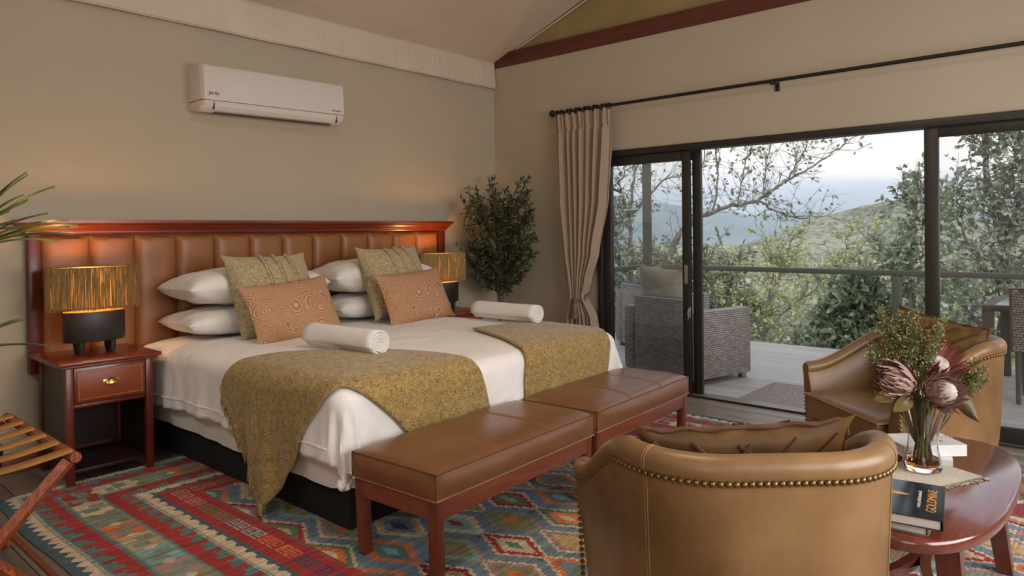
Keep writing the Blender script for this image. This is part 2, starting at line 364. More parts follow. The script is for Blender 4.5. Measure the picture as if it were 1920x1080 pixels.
# ---------------------------------------------------------------- sliding door
dr = bpy.data.objects.new('door_1', None); COL.objects.link(dr); dr['kind'] = 'structure'; dr.location = (0, -3.7, 0)
def dpart(name, c, d, mat=None, parent=None, bev=.004, **k):
    return boxpart(name, (c[0], c[1]+3.7, c[2]), d, mat or M['alu'], parent or dr, bev, **k)
dpart('head_frame', (.04, (DL+DR)/2, 2.093), (.14, DL-DR, .054))
dpart('side_jamb', (.04, DL-.02, 1.04), (.14, .05, 2.06))
dpart('side_jamb', (.04, DR+.02, 1.04), (.14, .05, 2.06))
dpart('bottom_track', (.04, (DL+DR)/2, .004), (.15, DL-DR, .016), M['alu_light'])
dpart('track_groove', (.0-.036, (DL+DR)/2, .007), (.006, DL-DR, .018), M['alu'])
def leaf(x, y0, y1, wl_=.075, wr_=.075, top=2.065, trail=.075, brail=.10):
    e = bpy.data.objects.new('sliding_panel', None); COL.objects.link(e); e.parent = dr
    h = 2.062-.012; zc = .012+h/2
    dpart('stile', (x, y0-wl_/2, zc), (.04, wl_, h), parent=e); dpart('stile', (x, y1+wr_/2, zc), (.04, wr_, h), parent=e)
    dpart('top_rail', (x, (y0+y1)/2, 2.062-trail/2), (.038, y0-y1-wl_-wr_, trail), parent=e)
    dpart('bottom_rail', (x, (y0+y1)/2, .012+brail/2), (.038, y0-y1-wl_-wr_, brail), parent=e)
    dpart('glass', (x, (y0+y1)/2, (.012+brail+2.062-trail)/2), (.006, y0-y1-wl_-wr_+.01, h-trail-brail+.01), M['glass'], e, 0)
    return e
l1 = leaf(.02, -1.345, -2.21, .08, .07)
l2 = leaf(.075, -1.33, -2.285, .07, .075)
l3 = leaf(.02, -3.945, -6.12, .085, .08, trail=.065)
dpart('door_pull', (-.006, -2.175, 1.02), (.012, .03, .16), M['alu_light'], l1, .004)
lk = MB().tube([(0, 0, .03), (-.03, 0, .02), (-.035, .0, -.02), (0, 0, -.03)], .006, 8); lk.box((-.004, 0, 0), (.01, .022, .09), 0, .003)
lk.tube([(-.02, .0, -.02), (-.024, .004, -.06)], .004, 6)
part('lock', lk, M['chrome'], l1, loc=(0, 3.7-2.205, .70))

# ---------------------------------------------------------------- curtain rod
ROD = 2.515
rod = thing('curtain_rod', 'long black metal curtain rod above the sliding glass door', 'curtain rod', (-.11, -3.6, ROD))
part('pole', MB().tube([(0, 2.72, 0), (0, -2.9, 0)], .014, 12), M['blackmetal'], rod)
fin = MB().lathe([(.001, -.034), (.018, -.03), (.031, -.015), (.034, 0), (.031, .015), (.018, .03), (.012, .036)], 16); fin.xform(Matrix.Rotation(R(90), 4, 'X'))
fb = fin.mesh('finial', M['blackmetal']); o = link('finial', fb, rod); o.location = (0, 2.745, 0)
bk = MB().box((.055, 0, -.012), (.11, .022, .016), 0, .003); bk.box((.105, 0, -.03), (.012, .03, .07), 0, .003); bk.box((-.0, 0, -.018), (.03, .03, .02), 0, .004)
bkm = bk.mesh('bracket', M['blackmetal'])
for y in (-2.96, -4.9, -1.0):
    o = link('bracket', bkm, rod); o.location = (0, y+3.6, 0)
cur = thing('curtain', 'taupe pleated curtain tied back beside the sliding glass door', 'curtain', (-.115, -1.15, 0))
rg = MB(); 
for k in range(24):
    pass
rg.tube([(.024*math.cos(a*2*PI/20), 0, .024*math.sin(a*2*PI/20)) for a in range(21)], .0065, 6, False)
rgm = rg.mesh('curtain_ring', M['blackmetal'])
for i, y in enumerate([-.915, -.965, -1.03, -1.065, -1.13, -1.165, -1.23, -1.27, -1.33, -1.36, -1.42, -1.46, -1.5]):
    o = link('curtain_ring', rgm, cur); o.location = (.005, y+1.15, ROD-.004); o.rotation_euler = (0, 0, R(random.uniform(-14, 14))); o.scale = (1, 1, 1)
ZTI = .80
def interp(z, tab):
    for (z0, a), (z1, b) in zip(tab, tab[1:]):
        if z >= z1:
            t = (z0-z)/(z0-z1); t = max(0, min(1, t)); return a+(b-a)*(t*t*(3-2*t)*.5+t*.5)
    return tab[-1][1]
LT = [(2.50, -.875), (2.2, -.895), (1.7, -.925), (1.2, -1.005), (.95, -1.06), (.80, -1.085), (.6, -1.03), (.3, -.98), (.02, -.96)]
RT = [(2.50, -1.515), (2.2, -1.51), (1.7, -1.47), (1.2, -1.36), (.95, -1.275), (.80, -1.235), (.6, -1.34), (.3, -1.40), (.02, -1.42)]
def curt(u, v):
    z = 2.497-2.48*v; l, r = interp(z, LT), interp(z, RT); w = (l-r)/.62
    ph = u*2*PI*7.5+.8*math.sin(u*9+z*1.1)+.5*math.sin(z*2.0+u*4)
    y = l+(r-l)*(u+.008*math.sin(ph*2)*w); amp = (.022+.022*min(1, (2.5-z)/.35))
    if z > 2.33: amp = .017
    x = amp*math.sin(ph)+.010*math.sin(ph*2.3+z)-.02*(1-w)
    if z > 2.36: x += .010*math.sin(u*2*PI*30)
    return (x, y+1.15, z)
cmh = MB().grid(curt, 300, 110)
co = part('panel', cmh, M['curtain'], cur); mod = co.modifiers.new('thick', 'SOLIDIFY'); mod.thickness = .004
tie = MB()
for dz in (0, .018):
    tie.tube([(.055*math.cos(a)-.01, .105*math.sin(a)-.01, ZTI+dz+.02*math.cos(a)+.05*math.sin(a*.5)**2*0 - (.03 if math.cos(a) < -.6 else 0)) for a in [k*2*PI/28 for k in range(29)]], .008, 8, False)
part('tieback_rope', tie, M['tie'], cur)
ts = MB().lathe([(.004, .02), (.012, .01), (.016, -.005), (.010, -.02), (.02, -.035), (.024, -.05), (.017, -.066), (.020, -.075), (.028, -.16)], 14, (0, 0, 0))
part('tassel', ts, M['tie'], cur, loc=(-.085, -.01, ZTI-.045))

# ================================================================== RUG (woven cell by cell; every cell one face with its yarn colour)
RX0, RX1, RY0, RY1, CS = -4.48, -.54, -.50, -6.20, .01
nx = int(round((RX1-RX0)/CS)); ny = int(round((RY0-RY1)/CS))
rs = np.random.RandomState(5)
XI, YI = np.meshgrid(np.arange(nx), np.arange(ny), indexing='ij')
dL = XI*CS; dR = (nx-1-XI)*CS; dT = YI*CS+.06; dB = (ny-1-YI)*CS
d = np.minimum(np.minimum(dL, dR), np.minimum(dT, dB))
horiz = (np.minimum(dT, dB) < np.minimum(dL, dR))
s = np.where(horiz, XI*CS, YI*CS)           # coordinate along the border
def rgb(*c): return np.array(c)/255.0
def lin(c): c = np.asarray(c); return np.where(c <= .04045, c/12.92, ((c+.055)/1.055)**2.4)
blue = lin(rgb(112, 136, 152)); teal = lin(rgb(92, 128, 128)); dteal = lin(rgb(70, 100, 112)); cream = lin(rgb(214, 192, 158)); red = lin(rgb(176, 34, 34)); dred = lin(rgb(140, 26, 34)); oran = lin(rgb(222, 112, 48)); olive = lin(rgb(150, 146, 72)); green = lin(rgb(96, 132, 92)); sage = lin(rgb(128, 140, 108)); pink = lin(rgb(170, 134, 128)); sand = lin(rgb(196, 170, 122)); aqua = lin(rgb(128, 180, 178)); yel = lin(rgb(200, 160, 80)); navy = lin(rgb(56, 76, 110))
col = np.zeros((nx, ny, 3)); col[:] = teal
def put(mask, c): col[mask] = c
def saw(s, p): return np.abs((s/p) % 1-.5)*2
put(d < .14, teal); put((d < .035+.028*np.round(saw(s, .07)*3)/3), dteal)
m1 = (d >= .035+.028*np.round(saw(s, .07)*3)/3) & (d < .085); put(m1, cream)
put((d >= .085) & (d < .105) & ((s*100).astype(int) % 2 == 0), cream)
def hooks(d0, d1, sgn, c, per=.12):
    q = (s % per)/per; w = d1-d0; t = (d-d0)/w
    if sgn < 0: t = 1-t
    tri = (q < .62*t+.12)
    hole = ((q-.30)**2*9+(t-.62)**2*5 < .10)
    return (d >= d0) & (d < d1) & tri & ~hole
put(hooks(.115, .175, 1, red), red); k1 = (d >= .175) & (d < .215); put(k1, red)
put((d >= .215) & (d < .225) & ((s*100).astype(int) % 3 == 0), red)
# S-shaped motifs in the middle border
mot = (d >= .235) & (d < .40); put(mot, np.array([.22, .29, .23]))
pal = [olive, red, cream, sage, oran, sand, aqua, pink]
cell = (s/.20).astype(int); q = (s % .20)/.20; t = (d-.235)/.165
ring = (np.maximum(np.abs(q-.5)*1.9, np.abs(t-.5)*2.1) < .86) & ~((np.abs(q-.32) < .10) & (np.abs(t-.62) < .22)) & ~((np.abs(q-.70) < .10) & (np.abs(t-.38) < .22)) & ~((np.abs(q-.5) < .05) & (np.abs(t-.5) < .5))
for i, c in enumerate(pal): put(mot & ring & (cell % 8 == i), c)
star = mot & ((np.abs(q-.0)*.20+np.abs(t-.5)*.165 < .028) | (np.abs(q-1.)*.20+np.abs(t-.5)*.165 < .028)); put(star, cream)
put((d >= .41) & (d < .455), red); put(hooks(.455, .515, -1, red), red)
put((d >= .52) & (d < .535) & ((s*100).astype(int) % 2 == 0), cream)
sb = np.round(saw(s, .09)*3)/3
put((d >= .535) & (d < .565+.025*sb), cream); put((d >= .565+.025*sb) & (d < .61), dteal)
put((d >= .605) & (d < .77), red)
# meander motifs
mz = (d >= .645) & (d < .735); cell = (s/.15).astype(int); q = (s % .15)/.15*15; t = (d-.645)/.09*9
qi = q.astype(int); ti = np.clip(t.astype(int), 0, 8)
pat = ["...............", ".######.######.", ".#......#......", ".#.####.#.####.", ".#.#..#.#.#..#.", ".#.##.#.#.##.#.", ".#....#.#....#.", ".######.######.", "..............."]
pa = np.array([[c == '#' for c in r] for r in pat])
mm = mz & pa[ti, np.clip(qi, 0, 14)]; mcol = [yel, sand, pink, green, aqua, oran, navy]
for i, c in enumerate(mcol): put(mm & ((cell//2) % 7 == i), c)
put((d >= .77) & (d < .79) & ((s*100).astype(int) % 3 > 0), red)
# the field: a lattice of stepped diamonds
fx = RX0+XI*CS; fy = RY0-YI*CS
field = d >= .79
put(field, blue); put(field & (rs.rand(nx, 1) < .0), blue)
PX_, PY_ = .195, .37
iu = (fx+3.50)/PX_; ir = np.round(iu).astype(int)
best = None
out = [oran, olive, oran, dred, sage, sand, red, pink, aqua, green, cream, pink, oran, red]
inn = [teal, pink, blue, pink, olive, blue, green, sand, olive, oran, aqua, sage, teal, cream]
ctr = [aqua, dred, sage, cream, oran, navy, sand, yel, pink, cream, red, oran, olive, teal]
DI = np.full((nx, ny), 9.0); DK = np.zeros((nx, ny), int)
for dx_ in (-1, 0, 1):
    ii = ir+dx_; cy = -2.57+np.where(ii % 2 == 0, 0, .185); jj = np.round((cy-fy)/PY_).astype(int); cyy = cy-jj*PY_
    ax = np.abs(fx-(-3.50+ii*PX_)); ay = np.abs(fy-cyy)
    ay = np.floor(ay/.02)*.02
    dd = ax/.115+ay/.205; better = dd < DI
    DI = np.where(better, dd, DI); DK = np.where(better, (ii*5+jj*3) % 14, DK)
zz = saw(fy, .045)*.10
for i in range(14):
    k = field & (DK == i)
    put(k & (DI+zz < 1.04), cream if i % 4 else pink); put(k & (DI+zz < .88), out[i]); put(k & (DI+zz*.6 < .62), inn[i]); put(k & (DI < .26), ctr[i])
put(field & (DI > 1.01) & (((fx*100).astype(int)//7) % 5 == 0) & ((YI//3) % 3 == 0), dteal)
# abrash: short horizontal pick runs of slightly other yarn
row = rs.rand(nx//12+2, ny//1+1)*.50+.72
col *= row[(XI+7*(YI % 5))//12 % row.shape[0], YI][..., None]
col *= (rs.rand(1, ny)*.16+.92)[..., None]
gry = col.mean(-1, keepdims=True); col = (gry+(col-gry)*.84)*1.10
def rugz(x, y): return .003
vx = np.arange(nx+1)*CS+RX0; vy = RY0-np.arange(ny+1)*CS
VX, VY = np.meshgrid(vx, vy, indexing='ij')
wob = .012*np.sin(VY*2.1+1)+.006*np.sin(VY*7)
VX = VX+np.where(VX < -3.9, wob*(1-(VX-RX0)/.58), 0)
VZ = .006+.0012*np.sin(VX*9)*np.sin(VY*7)
vv = np.stack([VX, VY, VZ], -1).reshape(-1, 3)
ids = np.arange((nx+1)*(ny+1)).reshape(nx+1, ny+1)
quads = np.stack([ids[:-1, :-1], ids[:-1, 1:], ids[1:, 1:], ids[1:, :-1]], -1).reshape(-1, 4)
me = bpy.data.meshes.new('kilim_rug'); me.vertices.add(len(vv)); me.vertices.foreach_set('co', vv.ravel())
me.loops.add(quads.size); me.loops.foreach_set('vertex_index', quads.ravel()); me.polygons.add(len(quads)); me.polygons.foreach_set('loop_start', np.arange(0, quads.size, 4)); me.polygons.foreach_set('loop_total', np.full(len(quads), 4))
me.update(calc_edges=True)
at_ = me.attributes.new('yarn', 'FLOAT_COLOR', 'FACE'); at_.data.foreach_set('color', np.concatenate([col.reshape(-1, 3), np.ones((nx*ny, 1))], 1).astype(np.float32).ravel())
g = G('kilim_wool'); a = g.n('Attribute', attribute_name='yarn'); st = g.noise(30, 4, g.map((1.2, 14, 1)), .7)
mxn = g.n('Mix', data_type='RGBA', blend_type='MULTIPLY'); mxn.inputs[0].default_value = 1; g.l(a.outputs['Color'], mxn.inputs[6]); g.l(g.ramp(st, [(.3, (.62, .62, .62)), (.7, (1.25, 1.25, 1.25))]), mxn.inputs[7])
g.col(mxn.outputs[2]); g.set(Roughness=.95); g.bump(g.noise(60, 3, g.map((1.2, 8, 1))), .5, .003); me.materials.append(g.m)
rug = link('kilim_rug', me); tag(rug, 'multicoloured patterned flat-woven rug under the benches and coffee table', 'rug')
fr_ = MB()
for k in range(380):
    x = RX0+.01+k*(RX1-RX0-.02)/379; l = random.uniform(.02, .045); dx = random.uniform(-.01, .01)
    fr_.tube([(x, RY0, .006), (x+dx, RY0+l, .004)], .0016, 3, False)
part('fringe', fr_, M['linen'], rug, kind='stuff')

# ================================================================== HEADBOARD
hb = thing('headboard', 'wide mahogany headboard with vertical tan leather channels behind the bed', 'headboard', (-2.48, 0, .57))
HX0, HX1 = -4.19, -.79
def hbp(name, c, d, mat, bev=.004): return boxpart(name, (c[0]+2.48, c[1], c[2]-.57), d, mat, hb, bev)
hbp('back_board', (-2.49, -.022, 1.0), (3.38, .03, .84), M['mahog_z'])
hbp('side_frame', (HX0+.033, -.036, 1.0), (.066, .06, .85), M['mahog_z']); hbp('side_frame', (HX1-.038, -.036, 1.0), (.076, .06, .85), M['mahog_z'])
pw = (4.126-.87)/12
def chan(u, v):
    x = (u-.5)*(pw-.003); z = -.40+.79*v; e = (1-abs(2*u-1)**4)*(1-abs(2*v-1)**26)
    return (x, -.040-.034*max(e, 0)**.6-.002*n3((x*9, z*5, 2)), z)
cmsh = MB().grid(chan, 22, 40).mesh('leather_channel', M['head_leather'])
for i in range(12):
    o = link('leather_channel', cmsh, hb); o.location = (-4.126+pw*(i+.5)+2.48, 0, 1.015-.57)
# crown moulding: profile swept along the front with returned ends
prof = [(.062, 1.418), (.070, 1.418), (.074, 1.426), (.074, 1.432), (.082, 1.436), (.085, 1.446), (.093, 1.452), (.103, 1.468), (.118, 1.480), (.122, 1.485), (.122, 1.504)]
cr = MB(); v = []; f = []
for (a, z) in prof:
    ex = a-.062
    v += [(HX0-ex-.004, 0, z), (HX0-ex-.004, -a, z), (HX1+ex+.004, -a, z), (HX1+ex+.004, 0, z)]
for j in range(len(prof)-1):
    for i in range(3): q = j*4+i; f.append((q, q+1, q+5, q+4))
f.append(tuple((len(prof)-1)*4+i for i in range(4))); f.append((3, 2, 1, 0))
cr.add([(x+2.48, y, z-.57) for x, y, z in v], f); part('crown_moulding', cr, M['mahog'], hb, smooth=False)

# ================================================================== NIGHTSTANDS
def nightstand(label, loc):
    t = thing('nightstand', label, 'nightstand', loc, 0, 'mahogany nightstands under the headboard')
    w, dpt = .465, .50                       # body; local origin at the centre of its footprint
    for sx_ in (-1, 1):
        for y in (-dpt/2+.022, dpt/2-.022):
            boxpart('leg', (sx_*(w/2-.02), y, .34), (.04, .04, .68), M['mahog_z'], t, .003)
        boxpart('side_panel', (sx_*(w/2-.016), 0, .36), (.014, dpt-.09, .60), M['shadewood'], t, 0)  # sides, back and shelf carry the shade in their colour
    tp = MB().box((0, -.0, .684), (.55, .56, .024), 0, .007); tp.box((0, 0, .665), (.515, .53, .014), 0, .005)
    part('top', tp, M['mahog'], t)
    boxpart('back_panel', (0, dpt/2-.01, .38), (w-.08, .012, .56), M['shadewood'], t, 0)
    boxpart('lower_shelf', (0, 0, .07), (w-.05, dpt-.05, .02), M['shadewood'], t, .002)
    boxpart('apron', (0, -dpt/2+.028, .437), (w-.08, .02, .018), M['mahog'], t, .002)
    dw = boxpart('drawer', (0, -dpt/2+.02, .553), (w-.086, .03, .205), M['mahog'], t, .003)
    yf = -dpt/2+.001
    part('leather_panel', MB().box((0, yf, .553), (w-.11, .006, .175), 0, .003), M['drawer_leather'], dw)
    nl = MB(); a, b = (w-.13)/2, .076
    pts = [(-a+2*a*i/27, s_*b) for i in range(28) for s_ in (-1, 1)]+[(s_*a, -b+2*b*i/12) for i in range(1, 12) for s_ in (-1, 1)]
    for px_, pz in pts: nl.lathe([(.0042, 0), (.0034, .0025), (.001, .0038)], 6, (px_, 0, 0)); nl.v[-18:] = [(x, yf-.003-z, .553+pz+y) for x, y, z in nl.v[-18:]]
    part('nail_trim', nl, M['brass_hi'], dw, kind='stuff')
    cup = MB()
    def cf(u, v):
        a = PI*u; r = math.sin(v*PI/2); return (.040*math.cos(a)*r, yf-.004-.024*math.sin(a)*r*.9-.0*v, .560+.020*math.cos(v*PI/2)+.0-.012*v)
    cup.grid(cf, 15, 7); cup.box((0, yf-.004, .556), (.088, .003, .034), 0, .001)
    part('cup_handle', cup, M['brass_hi'], dw)
    return t
n1 = nightstand('mahogany nightstand with leather drawer on the left of the bed', (-3.922, -.325, .006))
n2 = dup(n1, (-1.04, -.315, .0), None, 'mahogany nightstand beyond the bed beneath the far lamp, mostly hidden')

# ================================================================== LAMPS
def lamp(label, loc):
    t = thing('table_lamp', label, 'lamp', loc, 0, 'raffia fringed bedside lamps')
    A, B = .170, .085
    for sx_, sy in ((-1, -1), (-1, 1), (1, -1), (1, 1)):
        part('foot', MB().lathe([(.013, 0), (.019, .03), (.023, .078)], 10, (sx_*.085, sy*.035, 0)), M['lampbase'], t)
    b = MB().lathe([(.97, .075), (1, .080), (1, .245), (.985, .25)], 48, (0, 0, 0), A, B)
    part('base_drum', b, M['lampbase'], t)
    part('top_plate', MB().lathe([(.98, .2505), (.98, .254)], 48, (0, 0, 0), A, B), M['lampgold'], t)
    part('stem', MB().tube([(0, 0, .25), (0, 0, .36)], .008, 10).lathe([(.016, .32), (.018, .36), (.012, .375)], 12), M['brass'], t)
    part('bulb', MB().lathe([(.012, .37), (.028, .395), (.03, .41), (.022, .432), (.004, .442)], 14), M['bulb'], t)
    SA, SB = .240, .118; z0, z1 = .270, .515
    sh = MB().lathe([(1, z0+.004), (1, z1)], 64, (0, 0, 0), SA, SB, cap=False)
    s_ = part('shade', sh, M['lining'], t)
    wr_ = MB()
    for z in (z0+.006, z1-.002): wr_.tube([(SA*math.cos(a), SB*math.sin(a), z) for a in [k*2*PI/64 for k in range(65)]], .004, 6, False)
    for k in range(4): wr_.tube([(0, 0, z1-.03), (SA*math.cos(k*PI/2+.4), SB*math.sin(k*PI/2+.4), z1-.004)], .002, 5)
    part('wire_frame', wr_, M['brass'], s_)
    fg = MB(); rr = random.Random(3)
    for k in range(620):
        a = 2*PI*k/620+rr.uniform(-.006, .006); o1, o2 = rr.uniform(.003, .010), rr.uniform(.003, .014); da = rr.uniform(-.03, .03); w_ = rr.uniform(.0014, .0030)
        p = lambda aa, oo, z: Vector(((SA+oo)*math.cos(aa), (SB+oo)*math.sin(aa), z))
        fg.tube([p(a, o1, z1+.002), p(a+da*.5, (o1+o2)/2+.002, (z0+z1)/2), p(a+da, o2, z0-rr.uniform(-.006, .008))], [w_, w_*1.1, w_*.7], 3, False)
    part('raffia_fringe', fg, M['raffia'], s_, kind='stuff')
    return t
LZ = .70
lp1 = lamp('raffia-shaded lamp on the left nightstand, dark oval base', (-3.922, -.32, LZ+.002))
lp2 = dup(lp1, (-1.055, -.32, LZ-.004), None, 'raffia-shaded lamp beyond the bed, next to the olive tree')
for x in (-3.922, -1.055):
    light('POINT', 'lamp_bulb_light', (x, -.32, LZ+.44), 8.0, (1, .50, .16), radius=.05)

# ================================================================== BED
XL, XR, YF, ZT = -3.52, -1.42, -2.28, .735
def drape(u, v, off=0, r=.09, rip=1.0):
    du = max(XL-u, 0, u-XR); sx_ = -1 if u < XL else 1; dv = max(YF-v, 0)
    d_ = (du**3+dv**3)**(1/3.0)
    if du > 0 and dv > 0: d_ = min(d_, .47+.02*math.sin(math.atan2(dv, du)*8))
    top = ZT-.02*min(1, max(0, (v+.9)/.6))+.012*n3((u*1.7, v*1.5, 0))+.02*math.exp(-((u+2.47)/.5)**2)*0
    ed = min(u-XL, XR-u, v-YF)
    if d_ == 0:
        top -= .022*math.exp(-max(ed, 0)/.10)
        return Vector((u, v, top+off))
    top -= .022
    h_ = math.hypot(du, dv); nx_, ny_ = sx_*du/h_, -dv/h_
    bx, by = min(max(u, XL), XR), max(v, YF)
    a = min(d_/r, PI/2); hang = max(d_-r*PI/2, 0); hf = min(1, hang/.35)
    sc = (u if dv > du else v)
    rp_ = rip*hf*(.016*math.sin(sc*17+2*n3((u, v, 5), 2))+.008*math.sin(sc*41))
    if du > 0 and dv > 0: rp_ += rip*hf*.028*math.sin(math.atan2(dv, du)*9)
    fl_ = .10*hf if (sx_ > 0 and du >= 0 and u > XR) else .015*hf
    h2 = r*math.sin(a)+off*math.sin(a)+rp_+fl_
    return Vector((bx+nx_*h2, by+ny_*h2, top-r*(1-math.cos(a))-hang+off*math.cos(a)))
bed = thing('bed', 'double bed with white duvet and black base between the nightstands', 'bed', (-2.47, -1.2, .006))
BO = Vector((-2.47, -1.2, .006))
def bedpart(name, mb, mat, **k):
    mb.v = [(x-BO.x, y-BO.y, z-BO.z) for x, y, z in mb.v]; return part(name, mb, mat, bed, **k)
bedpart('base', MB().box((-2.47, -1.19, .14), (2.04, 2.14, .262), 0, .01), M['black'])
def skirt(u, v):
    # mattress with its white sheet: rounded box side
    P = [(-3.545, -.12), (-3.545, -2.20), (-3.47, -2.31), (-1.47, -2.31), (-1.395, -2.20), (-1.395, -.12)]
    Ls = [0]; 
    for p, q in zip(P, P[1:]): Ls.append(Ls[-1]+math.dist(p, q))
    d_ = u*Ls[-1]
    for i in range(len(P)-1):
        if d_ <= Ls[i+1]+1e-9:
            t = (d_-Ls[i])/(Ls[i+1]-Ls[i]); x = P[i][0]+(P[i+1][0]-P[i][0])*t; y = P[i][1]+(P[i+1][1]-P[i][1])*t; break
    z = .215+.46*v; k = .012*n3((x*3, y*3, z*6))+.010*n3((x*9, y*9, z*3)); b = .012*math.sin(v*PI)
    cx__, cy__ = x+2.47, y+1.2; n_ = math.hypot(cx__, cy__)
    if abs(v-.24) < .03: k += .006
    return (x+(k+b)*(-1 if x < -3 else (1 if x > -1.9 else 0)), y-(k+b)*(1 if y < -2.2 else 0), z+.012*n3((x*2, y*2, 0)))
mt = MB().grid(skirt, 180, 30, flip=True); mt.box((-2.47, -1.2, .44), (2.1, 2.16, .42), 0, .03)
mo = bedpart('mattress', mt, M['sheet'])
def duv(u, v):
    uu = XL-.40+u*(XR-XL+.80); lo = YF-.50; vv = -.12+v*(lo+.12)
    p = drape(uu, vv)
    # slightly uneven hem
    return p+Vector((0, 0, .012*n3((uu*2, vv*2, 9))))
du_ = MB().grid(duv, 190, 170, flip=True)
dvo = bedpart('duvet', du_, M['duvet']); md = dvo.modifiers.new('thick', 'SOLIDIFY'); md.thickness = .022; md.offset = -1
hemm = MB()
hp = [drape(XL-.335, -.15-(-YF-.15+.0)*i/60, .004) for i in range(61)]
hemm.tube(hp, .0045, 5)
bedpart('duvet_hem', hemm, M['duvet'])

# ---- throws
def bez(poly, t):
    Ls = [0]
    for p, q in zip(poly, poly[1:]): Ls.append(Ls[-1]+math.dist(p, q))
    d_ = t*Ls[-1]
    for i in range(len(poly)-1):
        if d_ <= Ls[i+1]+1e-9:
            k = (d_-Ls[i])/(Ls[i+1]-Ls[i]); return (poly[i][0]+(poly[i+1][0]-poly[i][0])*k, poly[i][1]+(poly[i+1][1]-poly[i][1])*k)
    return poly[-1]
def smooth_poly(p, n=3):
    for _ in range(n):
        q = [p[0]]
        for a, b in zip(p, p[1:]): q += [(a[0]*.75+b[0]*.25, a[1]*.75+b[1]*.25), (a[0]*.25+b[0]*.75, a[1]*.25+b[1]*.75)]
        q.append(p[-1]); p = q
    return p
def throw(name, label, up, lo, fr_start, fr_end):
    up, lo = smooth_poly(up), smooth_poly(lo)
    def fn(u, v):
        a, b = bez(up, u), bez(lo, u); x, y = a[0]+(b[0]-a[0])*v, a[1]+(b[1]-a[1])*v
        p = drape(x, y, .016); return p+Vector((0, 0, 0))
    base = Vector((-2.47, -2.0, .0))
    mb = MB().grid(fn, 130, 60, flip=True); mb.v = [tuple(Vector(p)-base) for p in mb.v]
    t = thing(name, label, 'throw', base)
    o = part('blanket', mb, M['throw'], t); q = o.modifiers.new('thick', 'SOLIDIFY'); q.thickness = .010; q.offset = 1
    for v_ in (0, 1): part('rolled_edge', MB().tube([fn(k/80, v_)-base+Vector((0, 0, .004)) for k in range(81)], .0065, 6), M['throw'], t)
    fg = MB(); rr = random.Random(9)
    for uu, on in ((0, fr_start), (1, fr_end)):
        if not on: continue
        for k in range(150):
            v = (k+.5)/150; p = fn(uu, v)-base; q = fn(.02 if uu == 0 else .98, v)-base; dr_ = (p-q).normalized()
            l = rr.uniform(.06, .10); 
            side = Vector((-.8, -.1, 0)) if uu == 0 else Vector((0, -1, 0))
            p0 = p+side*.006; p1 = p0+dr_*.012+side*.008+Vector((rr.uniform(-.004, .004), rr.uniform(-.006, .006), -.015)); p2 = p1+Vector((rr.uniform(-.004, .004), rr.uniform(-.014, .014), -l))
            if p2.z+base.z < .014: p2.z = .014-base.z
            if p1.z+base.z < .018: p1.z = .018-base.z
            fg.tube([p0, p1, (p1+p2)/2+Vector((0, rr.uniform(-.005, .005), 0)), p2], [.0045, .0042, .0036, .0018], 5, False)
    part('fringe', fg, M['throw'], t, kind='stuff')
    return t
throw('throw_blanket', 'olive gold knitted throw with fringe draped over the near corner of the bed',
      [(-3.67, -1.33), (-3.52, -1.44), (-3.30, -1.58), (-3.05, -1.84), (-2.84, -2.16), (-2.70, -2.44), (-2.60, -2.90)],
      [(-4.22, -1.80), (-3.98, -2.02), (-3.78, -2.13), (-3.66, -2.24), (-3.56, -2.33), (-3.40, -2.44), (-3.22, -2.62), (-3.12, -2.90)], True, True)
throw('throw_blanket', 'olive gold knitted throw hanging over the far foot corner of the bed',
      [(-1.30, -1.80), (-1.36, -2.05), (-1.46, -2.30), (-1.50, -2.45), (-1.60, -2.90)],
      [(-2.10, -1.72), (-2.24, -2.05), (-2.32, -2.30), (-2.36, -2.50), (-2.38, -2.90)], False, True)

# ---- pillows and cushions
def pillow_mb(w, h, t, n=34, pinch=.07, wr=.006, seed=0, p=.46, ear=.0):
    mb = MB(); 
    for sgn in (1, -1):
        def fn(u, v, sgn=sgn):
            a, b = 2*u-1, 2*v-1
            x = w/2*a*(1-pinch*(1-abs(b)**2.0)); y = h/2*b*(1-pinch*(1-abs(a)**2.0))
            e = max(0, (1-abs(a)**2.6))*max(0, (1-abs(b)**2.6)); z = t/2*e**p
            z += wr*n3((x*7+seed, y*7, sgn*3))*e**.3*2+wr*.6*n3((x*19, y*12+seed, sgn))*e**.2
            if ear: 
                k = (abs(a)**8)*(abs(b)**8); x += ear*k*np.sign(a); y += ear*k*np.sign(b)
            return (x, y, sgn*z)
        mb.grid(fn, n, n, flip=(sgn < 0))
    return mb
def euler(rx=0, ry=0, rz=0): return (R(rx), R(ry), R(rz))
for i, (x, y, z, w, h, t, rz, lab) in enumerate([
    (-2.97, -.36, .828, 1.02, .50, .20, 0, 'white pillow lying lowermost in the left stack by the headboard'),
    (-2.96, -.36, 1.05, 1.04, .50, .25, 1, 'white pillow on top of the left stack by the headboard'),
    (-1.87, -.36, .828, .98, .50, .20, 0, 'white pillow lying lowermost in the right stack, behind the far cushions'),
    (-1.88, -.35, 1.06, 1.0, .50, .27, -1, 'white pillow on top of the right stack, behind the far cushions')]):
    t_ = thing('bed_pillow', lab, 'pillow', (x, y, z-t/2), (0, 0, R(rz)), 'white bed pillows')
    part('pillowcase', pillow_mb(w, h, t, 44, .05, .008, i*3.1, .42), M['pillow'], t_, loc=(0, 0, t/2))
